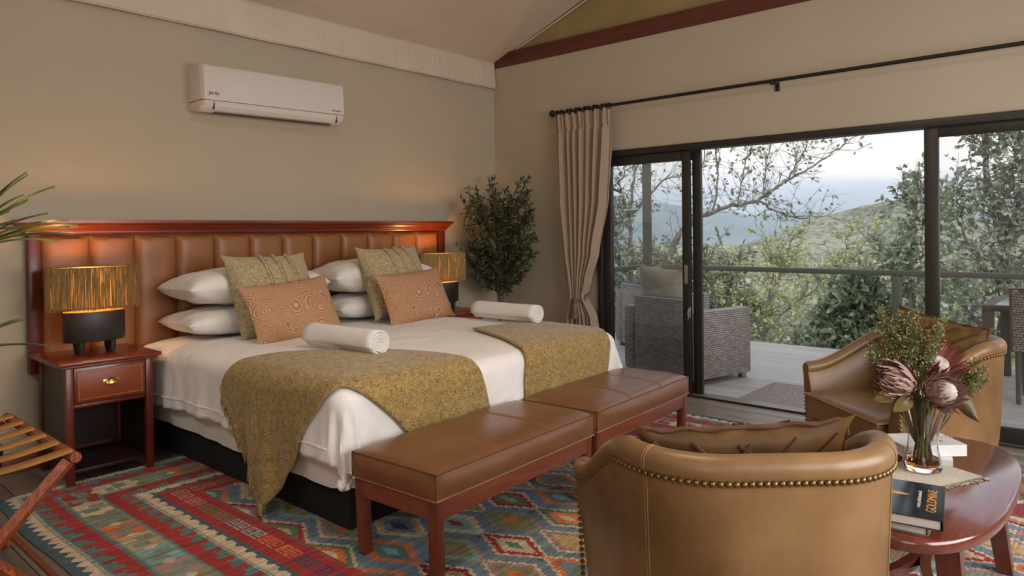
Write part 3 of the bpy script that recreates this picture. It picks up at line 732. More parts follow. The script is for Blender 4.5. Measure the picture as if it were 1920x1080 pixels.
def sage(lab, loc, rot):
    t_ = thing('square_cushion', lab, 'cushion', loc, rot, 'sage woven square cushions')
    part('cover', pillow_mb(.62, .57, .25, 36, .05, .003, 2, .5, .012), M['green'], t_)
    for k in (-.10, .0, .10):
        pts = []
        for j in range(25):
            yy = -.26+.52*j/24; a, b = (k+.02)/.31, yy/.285
            e = max(0, 1-abs(a)**2.6)*max(0, 1-abs(b)**2.6); pts.append((k+.02-.03*(yy), yy, .125*e**.5+.002))
        rd = MB().tube(pts, .011, 6); part('ridge', rd, M['green'], t_, label='raised ridge of thick yarn')
        part('ridge_shadow_strip', MB().tube([(p[0]+.013, p[1], p[2]+.001) for p in pts], .0045, 5), M['green_dark'], t_)  # dark strip paints the ridge's shadow on the cover
    return t_
sg = sage('sage green woven square cushion leaning on the left pillows', (-2.93, -.66, .995), euler(68, 0, 4))
dup(sg, (-1.88, -.66, 1.02), euler(68, 0, 4), 'sage green woven square cushion leaning on the right pillows')
def lumbar(lab, loc, rot):
    t_ = thing('lumbar_cushion', lab, 'cushion', loc, rot, 'terracotta swirl lumbar cushions')
    part('cover', pillow_mb(.68, .41, .17, 34, .06, .003, 5, .5, .014), M['orange'], t_)
    return t_
lu = lumbar('terracotta cushion with swirl pattern propped on the left side of the bed', (-2.93, -.90, .905), euler(66, 0, 6))
lu.rotation_euler = euler(66, -3, 7)
dup(lu, (-1.87, -.88, .915), euler(66, -2, 5), 'terracotta cushion with swirl pattern propped on the far side of the bed')

# ---- rolled towels
def towel(lab, a, b, r):
    a, b = Vector(a), Vector(b); c = (a+b)/2; L_ = (b-a).length; ang = math.atan2(b.y-a.y, b.x-a.x)
    t_ = thing('rolled_towel', lab, 'towel', (c.x, c.y, c.z-r), (0, 0, ang), 'white rolled towels')
    mb = MB(); turns = 4.2; n = 150
    def sp_(u, v):
        th = u*turns*2*PI; rr = .010+(r-.010)*u
        y = (v-.5)*L_; bul = .004*n3((th*.5, y*4, 1)); rr += bul*u
        endr = (abs(2*v-1))**10*.006*(1-u)
        return (y+np.sign(v-.5)*-endr+.006*n3((th*.3, 0, 2))*(abs(2*v-1)**4), rr*math.cos(th+2.2), rr*math.sin(th+2.2)+r)
    mb.grid(sp_, n, 14)
    o = part('roll', mb, M['towel'], t_); q = o.modifiers.new('thick', 'SOLIDIFY'); q.thickness = .011; q.offset = -1
    return t_
towel('white rolled towel lying on the near olive throw', (-3.12, -1.40, .812), (-3.09, -2.00, .812), .074)
towel('white rolled towel lying beside the far olive throw', (-1.60, -1.27, .815), (-1.60, -1.87, .812), .070)

# ================================================================== BENCHES
def bench(lab, fl_, fr__, depth=.50):
    fl_, fr__ = Vector(fl_), Vector(fr__); ang = math.atan2(fr__.y-fl_.y, fr__.x-fl_.x); Lb = (fr__-fl_).length
    ex = Vector((math.cos(ang), math.sin(ang))); ey = Vector((-math.sin(ang), math.cos(ang)))
    c = (fl_+fr__)/2+ey*depth/2
    t = thing('bench', lab, 'bench', (c.x, c.y, .007), ang, 'leather benches at the foot of the bed')
    lg = .047; zt = .335
    for sx_ in (-1, 1):
        for sy in (-1, 1):
            l = MB().box((sx_*(Lb/2-lg/2), sy*(depth/2-lg/2), zt/2), (lg, lg, zt), 0, .003)
            l.v = [(x-(sx_*.008 if z < .05 else 0), y-(sy*.008 if z < .05 else 0), z) for x, y, z in l.v]
            part('leg', l, M['bench_z'], t)
    for sy in (-1, 1): boxpart('apron', (0, sy*(depth/2-.016), zt-.04), (Lb-2*lg+.004, .026, .08), M['bench'], t, .002)
    for sx_ in (-1, 1): boxpart('apron', (sx_*(Lb/2-.016), 0, zt-.04), (.026, depth-2*lg+.004, .08), M['bench'], t, .002)
    cz0, cz1 = zt, zt+.12; W_, D_ = Lb+.012, depth+.012
    cu = MB()
    def top(u, v):
        a, b = 2*u-1, 2*v-1; x, y = a*W_/2, b*D_/2
        e = (max(0, 1-abs(a)**9)*max(0, 1-abs(b)**4)); z = cz1-.012+.034*e**.55
        for s_ in (-1, 1): z -= .006*math.exp(-((x-s_*Lb/6)/.010)**2)*e
        z += .003*n3((x*4, y*4, 7))*e
        return (x, y, z)
    cu.grid(top, 90, 40)
    def side(u, v):
        P = [(-W_/2, -D_/2), (W_/2, -D_/2), (W_/2, D_/2), (-W_/2, D_/2)]; i = min(int(u*4), 3); t_ = u*4-i; p, q = P[i], P[(i+1) % 4]
        x, y = p[0]+(q[0]-p[0])*t_, p[1]+(q[1]-p[1])*t_; bul = .020*math.sin(PI*v)*(1-abs(2*t_-1)**10)+.002*n3((x*5, y*5, v))
        n_ = [(0, -1), (1, 0), (0, 1), (-1, 0)][i]
        return (x+n_[0]*bul, y+n_[1]*bul, cz0+(cz1-.012-cz0)*v)
    cu.grid(side, 160, 10, closed_u=True)
    cu.add([(-W_/2, -D_/2, cz0), (W_/2, -D_/2, cz0), (W_/2, D_/2, cz0), (-W_/2, D_/2, cz0)], [(3, 2, 1, 0)])
    cs = part('cushion', cu, M['bench_leather'], t)
    pi_ = MB()
    for z in (cz0+.004,):
        P = [side(k/80, 0) for k in range(81)]; pi_.tube([(x*1.004, y*1.006, z) for x, y, _ in P], .0038, 6, False)
    part('piping', pi_, M['stitch'], cs)
    se = MB()
    P = [side(k/160, 1) for k in range(161)]; se.tube([(x, y, z+.001) for x, y, z in P], .0028, 5, False)
    for (x, y) in ((-W_/2, -D_/2), (W_/2, -D_/2), (W_/2, D_/2), (-W_/2, D_/2)): se.tube([(x, y, cz0), (x, y, cz1-.012)], .0025, 5)
    part('corner_seam', se, M['cord'], cs)
    for s_ in (-1, 1):
        for o_ in (-.005, .005):
            st_ = MB().tube([(top(.5+(s_*Lb/6+o_)/W_, k/40)[0], top(.5, k/40)[1], top(.5+(s_*Lb/6+o_)/W_, k/40)[2]+.0022) for k in range(41)], .0016, 4)
            part('stitching', st_, M['stitch'], cs)
    return t
bench('brown leather bench nearest the camera at the foot of the bed', (-3.585, -2.965), (-2.455, -2.915))
bench('brown leather bench beyond the near one, closer to the glass door', (-2.395, -2.905), (-1.295, -2.85), .475)

# ================================================================== BARREL ARMCHAIRS
AW, AXF, AXB, AR_, AFL = .385, .32, -.40, .27, .05
L1 = AXF-(AXB+AR_); L2 = PI/2*AR_; L3 = AW-AR_; LTOT = L1+L2+L3
def cpath(t):
    s_ = abs(t); sg_ = -1 if t > 0 else 1; d_ = (1-s_)*LTOT
    if d_ < L1: x, y, nx_, ny_ = AXF-d_, AW, 0, 1
    elif d_ < L1+L2:
        a = (d_-L1)/AR_; x, y, nx_, ny_ = AXB+AR_-AR_*math.sin(a), AW-AR_+AR_*math.cos(a), -math.sin(a), math.cos(a)
    else: x, y, nx_, ny_ = AXB, AW-AR_-(d_-L1-L2), -1, 0
    y += AFL*max(0, (x-(AXB+AR_))/(AXF-AXB-AR_))
    return Vector((x, y*sg_, 0)), Vector((nx_, ny_*sg_, 0))
def ctop(t):
    u = min(max((1-abs(t))/.55, 0), 1); return .60+.22*u*u*(3-2*u)
def csec(t):
    T = ctop(t)
    s_ = [(-.035, .165), (-.022, .28), (-.008, .42), (.0, max(T-.20, .44)), (.004, T-.085), (.007, T-.068), (.009, T-.060)]
    for a in range(-55, 216, 18): s_.append((-.022+.038*math.cos(R(a)), T-.038+.038*math.sin(R(a))))
    return s_+[(-.066, T-.09), (-.090, T-.2 if T-.2 > .42 else .42), (-.095, .30), (-.095, .165)]
def armchair(lab, loc, rz):
    t_ = thing('armchair', lab, 'armchair', loc, R(rz), 'tan leather barrel armchairs')
    nt_ = 150; secs = []
    for i in range(nt_+1):
        t = -1+2*i/nt_; p, n_ = cpath(t); secs.append([(p+n_*o+Vector((0, 0, z))) for o, z in csec(t)])
    k = len(secs[0]); sh = MB(); v = [q for s_ in secs for q in s_]; f = []
    for i in range(nt_):
        for j in range(k):
            a, b = i*k+j, i*k+(j+1) % k; f.append((a, a+k, b+k, b))
    # front arm panels: slightly domed caps
    for e_, off_ in ((0, Vector((.014, 0, 0))), (nt_, Vector((.014, 0, 0)))):
        ring = [e_*k+j for j in range(k)]; c = sum((v[q] for q in ring), Vector())/k
        b0 = len(v); v += [v[q]*.90+c*.10+off_ for q in ring]; v.append(c+off_*1.2)
        for j in range(k):
            j2 = (j+1) % k; q = (ring[j], ring[j2], b0+j2, b0+j); w = (b0+j, b0+j2, b0+k)
            f += [q, w] if e_ == 0 else [q[::-1], w[::-1]]
    sh.add(v, f); part('shell', sh, M['chair_leather'], t_)
    # nails: along the outside under the roll, and down each arm front
    nl = MB().lathe([(.0092, 0), (.0088, .0035), (.006, .0068), (.002, .0082)], 8); nm = nl.mesh('nail', M['brass'])
    def nail(p, n_):
        o = link('nail', nm, t_); o.location = p; o.rotation_euler = n_.to_track_quat('Z', 'Y').to_euler()
    cnt = 104
    for i in range(cnt):
        t = -.995+1.99*i/(cnt-1); p, n_ = cpath(t); nail(p+n_*.008+Vector((0, 0, ctop(t)-.066)), n_)
    for e_ in (-1, 1):
        p, n_ = cpath(e_)
        for k_ in range(15): nail(p+n_*(-.004-.0009*k_)+Vector((.006, 0, ctop(1)-.115-.0215*k_)), Vector((1, 0, 0)))
    # seams
    sm = MB()
    for t in (-.36, .36):
        p, n_ = cpath(t); tg = Vector((-n_.y, n_.x, 0))
        for o_ in (-.004, .004): 
            sm = MB().tube([p+n_*(o+.0012)+tg*o_+Vector((0, 0, z)) for o, z in csec(t)[:-3]], .0014, 4)
            part('seam', sm, M['stitch'], t_)
    # seat cushion with piping
    sc = MB()
    def seat(u, v):
        a, b = 2*u-1, 2*v-1; e = max(0, 1-abs(a)**8)*max(0, 1-abs(b)**8); wy = .305+.035*u
        return (-.30+.68*u, b*wy, .425+.03*e**.5+.002*n3((u*4, v*4, 2)))
    sc.grid(seat, 40, 40)
    b_ = MB().box((.04, 0, .365), (.68, .635, .13), 0, .02); sc.add(b_.v, b_.f)
    so = part('seat_cushion', sc, M['chair_leather'], t_)
    pp = MB().tube([(-.28, -.305, .428), (.385, -.34, .428), (.385, .34, .428), (-.28, .305, .428)], .004, 6)
    part('piping', pp, M['stitch'], so)
    boxpart('front_apron', (.33, 0, .235), (.06, .70, .14), M['chair_leather'], t_, .01)
    boxpart('base_frame', (-.02, 0, .20), (.62, .56, .10), M['under'], t_, .01)
    for x, y in ((.29, .36), (.29, -.36), (-.27, .27), (-.27, -.27)):
        lg = MB().lathe([(.018, 0), (.026, .10), (.030, .19)], 4, (x+(-.0), y, 0)); part('leg', lg, M['bench_z'], t_, smooth=False)
    return t_
CH1 = ((-3.385, -4.085, .008), 43); CH2 = ((-1.175, -4.075, .008), 138)
armchair('tan leather barrel armchair nearest the camera, seen from behind', *CH1)
armchair('tan leather barrel armchair facing the bed, beyond the coffee table', *CH2)
def dark_cushion(lab, loc, rot, seed, w=.56, h=.50):
    t_ = thing('lattice_cushion', lab, 'cushion', loc, rot, 'dark leather lattice cushions')
    pm_ = pillow_mb(w, h, .16, 34, .05, .006, seed, .5, .02); part('cover', pm_, M['cush_leather'], t_)
    for sgn in (1, -1):
        cm_ = []
        for dr_ in (1, -1):
            for k_ in range(-2, 3):
                pts = []
                for j in range(33):
                    q = -1+2*j/32; a = q*.9; b = dr_*q*.9+k_*.42
                    if abs(b) > .93: continue
                    x = w/2*a*(1-.05*(1-b*b)); y = h/2*b*(1-.05*(1-a*a)); e = max(0, 1-abs(a)**2.6)*max(0, 1-abs(b)**2.6)
                    pts.append((x, y, sgn*(.08*e**.5+.004+.006*n3((x*7+seed, y*7, sgn*3))*2*e**.3)))
                if len(pts) > 4: part('cord', MB().tube(pts, .0060, 5), M['cord'], t_)
    ed = []
    for j in range(81):
        a = j/80*4; i = min(int(a), 3); q = a-i; P = [(-1, -1), (1, -1), (1, 1), (-1, 1), (-1, -1)]
        u_, v_ = P[i][0]+(P[i+1][0]-P[i][0])*q, P[i][1]+(P[i+1][1]-P[i][1])*q
        ed.append((w/2*u_*(1-.05*(1-v_*v_))+.004*math.sin(j*2.1), h/2*v_*(1-.05*(1-u_*u_))+.004*math.cos(j*1.7), .004*math.sin(j*1.3)))
    part('edge_cord', MB().tube(ed, .008, 6, False), M['cord'], t_)
    return t_
def local(ch, x, y, z):
    (o, a) = ch; c_, s_ = math.cos(R(a)), math.sin(R(a)); return (o[0]+x*c_-y*s_, o[1]+x*s_+y*c_, z)
def face_rot(ch, tilt, roll, yaw=0):
    # cushion's Y axis up, its face looking along the chair's front
    a = R(ch[1]+90+yaw); Mx = Matrix.Rotation(a, 4, 'Z') @ Matrix.Rotation(R(90-tilt), 4, 'X') @ Matrix.Rotation(R(roll), 4, 'Z'); return tuple(Mx.to_euler())
dark_cushion('dark brown leather lattice cushion in the armchair nearest the camera', local(CH1, -.10, .0, .645), face_rot(CH1, 26, -5, -8), 3, .56, .46)
dark_cushion('dark brown leather lattice cushion in the armchair facing the bed', local(CH2, -.13, .02, .665), face_rot(CH2, 16, -7, 14), 8, .54, .50)

# ================================================================== COFFEE TABLE
TC = Vector((-2.50, -4.44, .008)); TH = .472
tb = thing('coffee_table', 'oval dark red wooden coffee table between the two armchairs', 'table', TC)
def sup(a, A, B, n_=2.7): c_, s_ = math.cos(a), math.sin(a); return (A*np.sign(c_)*abs(c_)**(2/n_), B*np.sign(s_)*abs(s_)**(2/n_))
tm = MB(); n_ = 96; v = []; f = []
for s_, z in ((.955, TH-.042), (.985, TH-.040), (1.0, TH-.030), (1.0, TH-.014), (.992, TH-.004), (.978, TH)):
    v += [(*[q-(1-s_)*.30*np.sign(q) for q in sup(2*PI*i/n_, .64, .272)], z) for i in range(n_)]
for j in range(5):
    for i in range(n_): a, b = j*n_+i, j*n_+(i+1) % n_; f.append((a, b, b+n_, a+n_))
f.append(tuple(range(n_))[::-1]); f.append(tuple(range(5*n_, 6*n_))); tm.add(v, f); part('top', tm, M['table'], tb)
for sx_ in (-1, 1):
    for sy in (-1, 1):
        l = MB(); x0, y0, x1, y1 = sx_*.40, sy*.135, sx_*.475, sy*.185
        for (cx0, cy0, z, h_) in ((x1, y1, 0, .026), (x0, y0, TH-.04, .036)): 
            l.v += [(cx0-h_, cy0-h_, z), (cx0+h_, cy0-h_, z), (cx0+h_, cy0+h_, z), (cx0-h_, cy0+h_, z)]
        l.f = [(0, 1, 5, 4), (1, 2, 6, 5), (2, 3, 7, 6), (3, 0, 4, 7), (3, 2, 1, 0), (4, 5, 6, 7)]; l.m = [0]*6
        part('leg', l, M['table_edge'], tb, smooth=False)
    arc = [(.44*math.sin(a), sx_*(.168-.158*math.cos(a*.98)**1.6 if abs(a) < 1.55 else .168), .20) for a in np.linspace(-1.5, 1.5, 31)]
    ar = MB()
    for i in range(30):
        (xa, ya, z), (xb, yb, _) = arc[i], arc[i+1]
    vv_ = []
    for i, (x, y, z) in enumerate(arc):
        p, q = arc[max(i-1, 0)], arc[min(i+1, 30)]; tx, ty = q[0]-p[0], q[1]-p[1]; L_ = math.hypot(tx, ty); nx_, ny_ = -ty/L_*.017, tx/L_*.017
        vv_ += [(x+nx_, y+ny_, z-.018), (x-nx_, y-ny_, z-.018), (x-nx_, y-ny_, z+.018), (x+nx_, y+ny_, z+.018)]
    ar.add(vv_, [(i*4+j, i*4+(j+1) % 4, i*4+4+(j+1) % 4, i*4+4+j) for i in range(30) for j in range(4)]+[(3, 2, 1, 0), (120, 121, 122, 123)])
    part('curved_stretcher', ar, M['table'], tb, smooth=False)
TZ = TH+.008
def book(lab, cover, c, dims, rz, z0, title=None, spine_white=False, group=None):
    t_ = thing('book', lab, 'book', (c[0], c[1], z0), R(rz), group); w, h, th = dims
    boxpart('pages', (0.003, 0, th/2), (w-.008, h-.008, th-.004), M['paper'], t_, 0)
    for z in (.001, th-.001): boxpart('cover', (0, 0, z), (w, h, .0025), cover, t_, 0)
    boxpart('spine', (-w/2+.001, 0, th/2), (.003, h, th), cover, t_, 0)
    return t_
def text(name, s_, size, parent, mat, loc, rot, ext=.0003, sx=1):
    cu = bpy.data.curves.new(name, 'FONT'); cu.body = s_; cu.size = size; cu.extrude = ext; cu.align_x = 'CENTER'; cu.align_y = 'CENTER'
    o = bpy.data.objects.new(name, cu); COL.objects.link(o); bpy.context.view_layer.update()
    me = bpy.data.meshes.new_from_object(o.evaluated_get(bpy.context.evaluated_depsgraph_get())); me.materials.clear(); me.materials.append(mat)
    bpy.data.objects.remove(o); o = link(name, me, parent); o.location = loc; o.rotation_euler = rot; o.scale = (sx, 1, 1); return o
bk1 = book('book with grey cover under the dark glossy book', M['cover_grey'], (-2.915, -4.42), (.25, .33, .022), 94, TZ)
bk2 = book('glossy dark book with gold title on top of the front stack', M['cover_dark'], (-2.93, -4.42), (.30, .33, .030), 99, TZ+.0235)
ob = MB(); ob.v = []; ob.add([(.085*math.cos(a)*(1 if math.cos(a) > 0 else .8), .016*math.sin(a), 0) for a in [k*2*PI/24 for k in range(24)]], [tuple(range(24))])
o = part('cover_picture', ob, M['gold_print'], bk2, smooth=False, loc=(.015, -.03, .0308), rot=(0, 0, R(-4)))
text('title', 'GOLDMINE', .038, bk2, M['gold_print'], (-.118, .0, .0306), (0, 0, R(-90)), sx=1.1)
text('subtitle', 'a story of the bushveld', .017, bk2, M['paper'], (-.082, 0, .0306), (0, 0, R(-90)))
bk3 = book('thin white book underneath the thick white book on the coffee table', M['cover_white'], (-2.215, -4.385), (.24, .17, .022), 12, TZ)
bk4 = book('thick white book with ornate lettering behind the vase', M['cover_white'], (-2.245, -4.375), (.17, .25, .044), 44, TZ+.0235)
text('title', 'COUNTRY', .036, bk4, M['gold_print'], (.02, -.06, .0445), (0, 0, R(90)), sx=.9)
text('subtitle', 'STYLE', .026, bk4, M['print_dark'], (-.03, -.03, .0445), (0, 0, R(90)))
# placemat with fringe
pmh = thing('placemat', 'cream woven placemat with frayed ends under the vase', 'placemat', (-2.475, -4.435, TZ), R(155))
part('cloth', MB().grid(lambda u, v: ((u-.5)*.32, (v-.5)*.22, .0015+.0012*n3((u*5, v*5, 2))), 24, 18).box((0, 0, .0008), (.318, .218, .0012)), M['linen'], pmh)
fg = MB()
for sx_ in (-1, 1):
    for k in range(44):
        y = -.108+.216*k/43; fg.tube([(y*1.45, sx_*.108, .002), (y*1.45+random.uniform(-.006, .006), sx_*(.122), .003), (y*1.45+random.uniform(-.008, .008), sx_*random.uniform(.128, .142), .0012)], .0016, 4, False)
part('fringe', fg, M['linen'], pmh, kind='stuff')
# vase
VC = Vector((-2.435, -4.415, TZ+.004)); VH = .262
vs_ = thing('glass_vase', 'waisted clear glass vase holding proteas on the coffee table', 'vase', VC)
outp = [(.0, .0), (.058, .0), (.063, .006), (.064, .02), (.060, .05), (.053, .085), (.051, .12), (.056, .16), (.068, .20), (.078, .235), (.082, VH)]
inp = [(r_-.005, z) for r_, z in outp[:2:-1]]+[(.05, .022), (.0, .018)]
part('glass_body', MB().lathe([(max(r_, .0005), z) for r_, z in outp+inp], 40, cap=False), M['vglass'], vs_)
part('water', MB().lathe([(.0005, .0185), (.049, .0225), (.0545, .026), (.054, .048), (.0005, .048)], 32, cap=False), M['water'], vs_)
# proteas
def bractmesh(L_, W_, curve):
    mb = MB()
    def fn(u, v):
        a = 2*u-1; w = W_*(math.sin(PI*min(1, v*.9+.1))**.7)*(1 if v < .6 else (1-v)/.4*.9+.1); return (a*w/2, .18*W_*(1-a*a)+curve*math.sin(v*PI*.6)*L_-.9*W_*v*v*0, v*L_)
    return mb.grid(fn, 4, 6)
bmA = bractmesh(.085, .020, .14).mesh('bract', M['protea']); bmB = bractmesh(.095, .014, .06).mesh('bract', M['protea_red'])
def protea(lab, head, axis, kind, s_=1.0):
    head = Vector(head); axis = Vector(axis).normalized(); base = VC+Vector((random.uniform(-.02, .02), random.uniform(-.02, .02), .03))
    t_ = thing('protea_flower', lab, 'flower', base, (0, 0, 0), 'proteas in the glass vase')
    h = head-base; back = h-axis*.06*s_
    st = MB().tube([(0, 0, 0), Vector((h.x*.15, h.y*.15, .13)), Vector((h.x*.3, h.y*.3, VH-.05)), back*.85+Vector((0, 0, .01)), back+axis*.02], [.006]*5, 7); part('stem', st, M['stemgreen'], t_)
    q = axis.to_track_quat('Z', 'Y'); hm = Matrix.Translation(back) @ q.to_matrix().to_4x4() @ Matrix.Scale(s_, 4)
    core = MB().lathe([(.012, 0), (.030, .012), (.040, .035), (.040, .058), (.028, .080), (.010, .092), (.001, .094)] if kind != 'open' else [(.012, 0), (.03, .01), (.036, .03), (.036, .048), (.028, .062), (.016, .068), (.001, .064)], 18)
    core.xform(hm); part('silky_core', core, M['silk'], t_)
    bm_ = bmB if kind == 'open' else bmA
    rows = {'closed': [(.022, .000, 50, 9, .60), (.034, .006, 30, 13, .70), (.043, .014, 12, 16, .85), (.047, .026, 0, 18, .95), (.046, .040, -14, 17, .92), (.042, .052, -26, 15, .80)],
            'half': [(.022, .000, 50, 9, .6), (.034, .006, 34, 13, .65), (.044, .010, 20, 16, .80), (.048, .018, 8, 18, .88), (.048, .026, -4, 17, .86), (.040, .034, -14, 13, .72)],
            'open': [(.024, .004, 52, 11, .75), (.034, .008, 38, 15, .95), (.040, .014, 26, 16, 1.05), (.042, .018, 18, 14, 1.05)]}[kind]
    for ri, (r_, z, lean, cnt, sc_) in enumerate(rows):
        for k in range(cnt):
            a = 2*PI*(k+.5*(ri % 2))/cnt+random.uniform(-.06, .06); le = R(lean+random.uniform(-5, 5))
            m_ = hm @ Matrix.Translation((r_*math.cos(a)*.8, r_*math.sin(a)*.8, z)) @ Matrix.Rotation(a-PI/2, 4, 'Z') @ Matrix.Rotation(-le, 4, 'X') @ Matrix.Scale(sc_*random.uniform(.9, 1.08), 4)
            o = link('bract', bm_, t_); o.matrix_local = m_
    return t_
def vp(x, y, z): return (VC.x+x*_r.x*1+_f.x*y, VC.y+x*_r.y+_f.y*y, TZ+z)   # right / away / up from the vase
tocam = -_f
protea('large pale pink protea, nearly closed, on the left of the bouquet', vp(-.115, -.02, .345), tocam*.35-_r*.9+Vector((0, 0, .35)), 'closed', 1.25)
protea('pale pink protea with open centre low at the front of the bouquet', vp(.035, -.085, .315), tocam*1.0+_r*.08+Vector((0, 0, .35)), 'half', 1.15)
protea('red-tipped protea with white silky dome on the right of the bouquet', vp(.085, .03, .405), tocam*.55+_r*.10+Vector((0, 0, .75)), 'open', 1.15)
# filler sprays
def spray(lab, base, tip, n_, spread, mats, leafs=260, name='foliage_spray'):
    base = Vector(base); tip = Vector(tip); t_ = thing(name, lab, 'foliage', base, (0, 0, 0)); rr = random.Random(hash(lab) % 1000 if False else len(lab))
    h = tip-base; sm_ = MB(); lf = MB(); bd = MB()
    for i in range(n_):
        e_ = h+Vector((rr.gauss(0, spread), rr.gauss(0, spread), rr.gauss(0, spread*.7))); mid = h*.45+Vector((rr.gauss(0, .012), rr.gauss(0, .012), 0))
        sm_.tube([(0, 0, 0), mid*.4, mid, (mid+e_)/2+Vector((0, 0, .01)), e_], [.002, .0018, .0015, .001, .0007], 4, False)
        for k in range(leafs//n_):
            u = rr.uniform(.35, 1.05); p = mid+(e_-mid)*u; d_ = Vector((rr.gauss(0, 1), rr.gauss(0, 1), rr.gauss(.4, .8))).normalized(); p2 = p+d_*rr.uniform(.012, .030); s2 = d_.cross(Vector((rr.gauss(0, 1), rr.gauss(0, 1), 1))).normalized()*.0028
            lf.add([p, (p+p2)/2+s2, p2, (p+p2)/2-s2], [(0, 1, 2, 3)])
            if rr.random() < .12:
                s3 = rr.uniform(.0022, .0038); bd.add([p2+Vector(q)*s3 for q in ((1, 0, 0), (-1, 0, 0), (0, 1, 0), (0, -1, 0), (0, 0, 1), (0, 0, -1))], [(0, 2, 4), (2, 1, 4), (1, 3, 4), (3, 0, 4), (2, 0, 5), (1, 2, 5), (3, 1, 5), (0, 3, 5)])
    part('stems', sm_, M['stemgreen'], t_, kind='stuff'); part('leaves', lf, M[mats], t_, False, kind='stuff'); part('buds', bd, M['spraybud'], t_, False, kind='stuff')
spray('tall feathery green filler with tiny pale buds at the top of the bouquet', VC+Vector((0, 0, .05)), vp(-.03, .05, .54), 46, .052, 'spray', 5200)
stv = MB(); rs_ = random.Random(2)
for k in range(26):
    a, b_ = rs_.uniform(0, 6.28), rs_.uniform(0, 6.28); stv.tube([(.035*math.cos(a), .035*math.sin(a), .026), (.02*math.cos((a+b_)/2), .02*math.sin((a+b_)/2), .12), (.05*math.cos(b_), .05*math.sin(b_), .27)], .0026, 5)
part('cut_stems', stv, M['stemgreen'], vs_, kind='stuff')
spray('green filler sprig reaching left above the pale protea', VC+Vector((.01, 0, .05)), vp(-.15, .05, .44), 14, .035, 'spray', 900)
spray('dark green feathery tuft on the right side of the bouquet', VC+Vector((0, .01, .05)), vp(.19, .02, .36), 22, .032, 'spray', 2200)
for i, (x, y, z, x2, z2, lab) in enumerate([(.08, -.03, .30, .185, .20, 'large curled olive leaf hanging right of the vase'), (-.07, -.04, .28, -.15, .25, 'curled brown leaf hanging left of the vase rim'), (-.09, -.02, .30, -.21, .285, 'dark curled leaf under the left protea')]):
    p0, p1 = Vector(vp(x, y, z)), Vector(vp(x2, y-.02, z2)); t_ = thing('protea_leaf', lab, 'leaf', p0, (0, 0, 0)); d_ = p1-p0; sd = _r.cross(_f)*0+Vector((0, 0, 1)).cross(d_).normalized(); up_ = d_.cross(sd).normalized()
    def lfn(u, v, d_=d_, sd=sd, up_=up_):
        a = 2*u-1; w = .030*math.sin(PI*min(1, v+.02))**.8; return tuple(d_*v+up_*(a*w+.012*math.sin(v*4))+sd*(.018*a*a+.012*math.sin(v*5)))
    part('blade', MB().grid(lfn, 7, 12), M['dryleaf'], t_)

# ================================================================== AIR CONDITIONER
ac = thing('air_conditioner', 'white wall mounted split air conditioner above the headboard', 'air conditioner', (-2.60, 0, 2.27), (0, R(-.9), 0))
pf = [(0, .33), (-.17, .33), (-.195, .322), (-.208, .305), (-.215, .19), (-.213, .078)]
pf2 = [(-.213, .074), (-.205, .045), (-.18, .018), (-.15, .004), (-.13, .0), (0, .02)]
def acs(P, w0, w1, r_=0):
    mb = MB(); v = []; 
    for x, k_ in ((w0, 1), (w0+.018, 0), (w1-.018, 0), (w1, 1)):
        v += [(x, y*(.88 if k_ and y < -.1 else 1), z) for y, z in P]
    n_ = len(P); f = [(i*n_+j, i*n_+j+1, i*n_+n_+j+1, i*n_+n_+j) for i in range(3) for j in range(n_-1)]
    f += [tuple(range(n_))[::-1], tuple(range(3*n_, 4*n_))]; return mb.add(v, f)
part('body', acs(pf+[(0, .078)], -.59, .59), M['white_plastic'], ac)
part('lower_housing', acs([(0, .072)]+pf2, -.585, .585), M['white_plastic'], ac)
boxpart('seam_shadow', (0, -.10, .075), (1.165, .20, .006), M['plastic_dark'], ac)
part('louvre', MB().add([(-.50, -.216, .067), (.50, -.216, .067), (.50, -.206, .036), (-.50, -.206, .036), (.50, -.184, .012), (-.50, -.184, .012)], [(3, 2, 1, 0), (5, 4, 2, 3)]).add([(-.50, -.19, .067), (.50, -.19, .067), (.50, -.18, .036), (-.50, -.18, .036)], [(0, 1, 2, 3)]), M['white_plastic'], ac, smooth=False)
for x in (-.505, .505): boxpart('louvre_gap', (x, -.20, .042), (.004, .022, .055), M['plastic_dark'], ac)
boxpart('air_outlet', (0, -.135, .0), (.96, .05, .006), M['plastic_dark'], ac)
text('printed_name', 'Jet-Air', .034, ac, M['print_dark'], (-.505, -.2165, .125), (R(90), 0, 0), .0006, .85)
text('printed_name', 'DC Inverter', .020, ac, M['print_dark'], (.50, -.2165, .105), (R(90), 0, 0), .0004, .85)

# ================================================================== OLIVE TREE IN THE CORNER
def leafquads(mb, p, d_, L_, W_, rr, bend=.25):
    s2 = d_.cross(Vector((rr.gauss(0, 1), rr.gauss(0, 1), rr.gauss(0, 1)))).normalized()*W_/2; dn = s2.cross(d_).normalized()*L_*bend*.3
    m1 = p+d_*L_*.33+dn*.6; m2 = p+d_*L_*.7+dn; mb.add([p, m1+s2, m2+s2*.8, p+d_*L_, m2-s2*.8, m1-s2], [(0, 1, 5), (1, 2, 4, 5), (2, 3, 4)])
ot = thing('potted_olive_tree', 'dark green potted olive tree in the corner behind the bed', 'plant', (-.44, -.44, .008))
part('pot', MB().lathe([(.12, 0), (.15, .15), (.165, .30), (.155, .30), (.14, .26)], 24), M['lampbase'], ot)
part('soil', MB().lathe([(.001, .262), (.138, .262)], 20, cap=False), M['under'], ot)
rr = random.Random(11); tk = MB(); lf = MB()
tk.tube([(0, 0, .25), (.01, .0, .5), (.02, .01, .72), (-.01, .01, .95), (.0, 0, 1.25), (.0, .0, 1.6)], [.016, .013, .011, .010, .007, .003], 8)
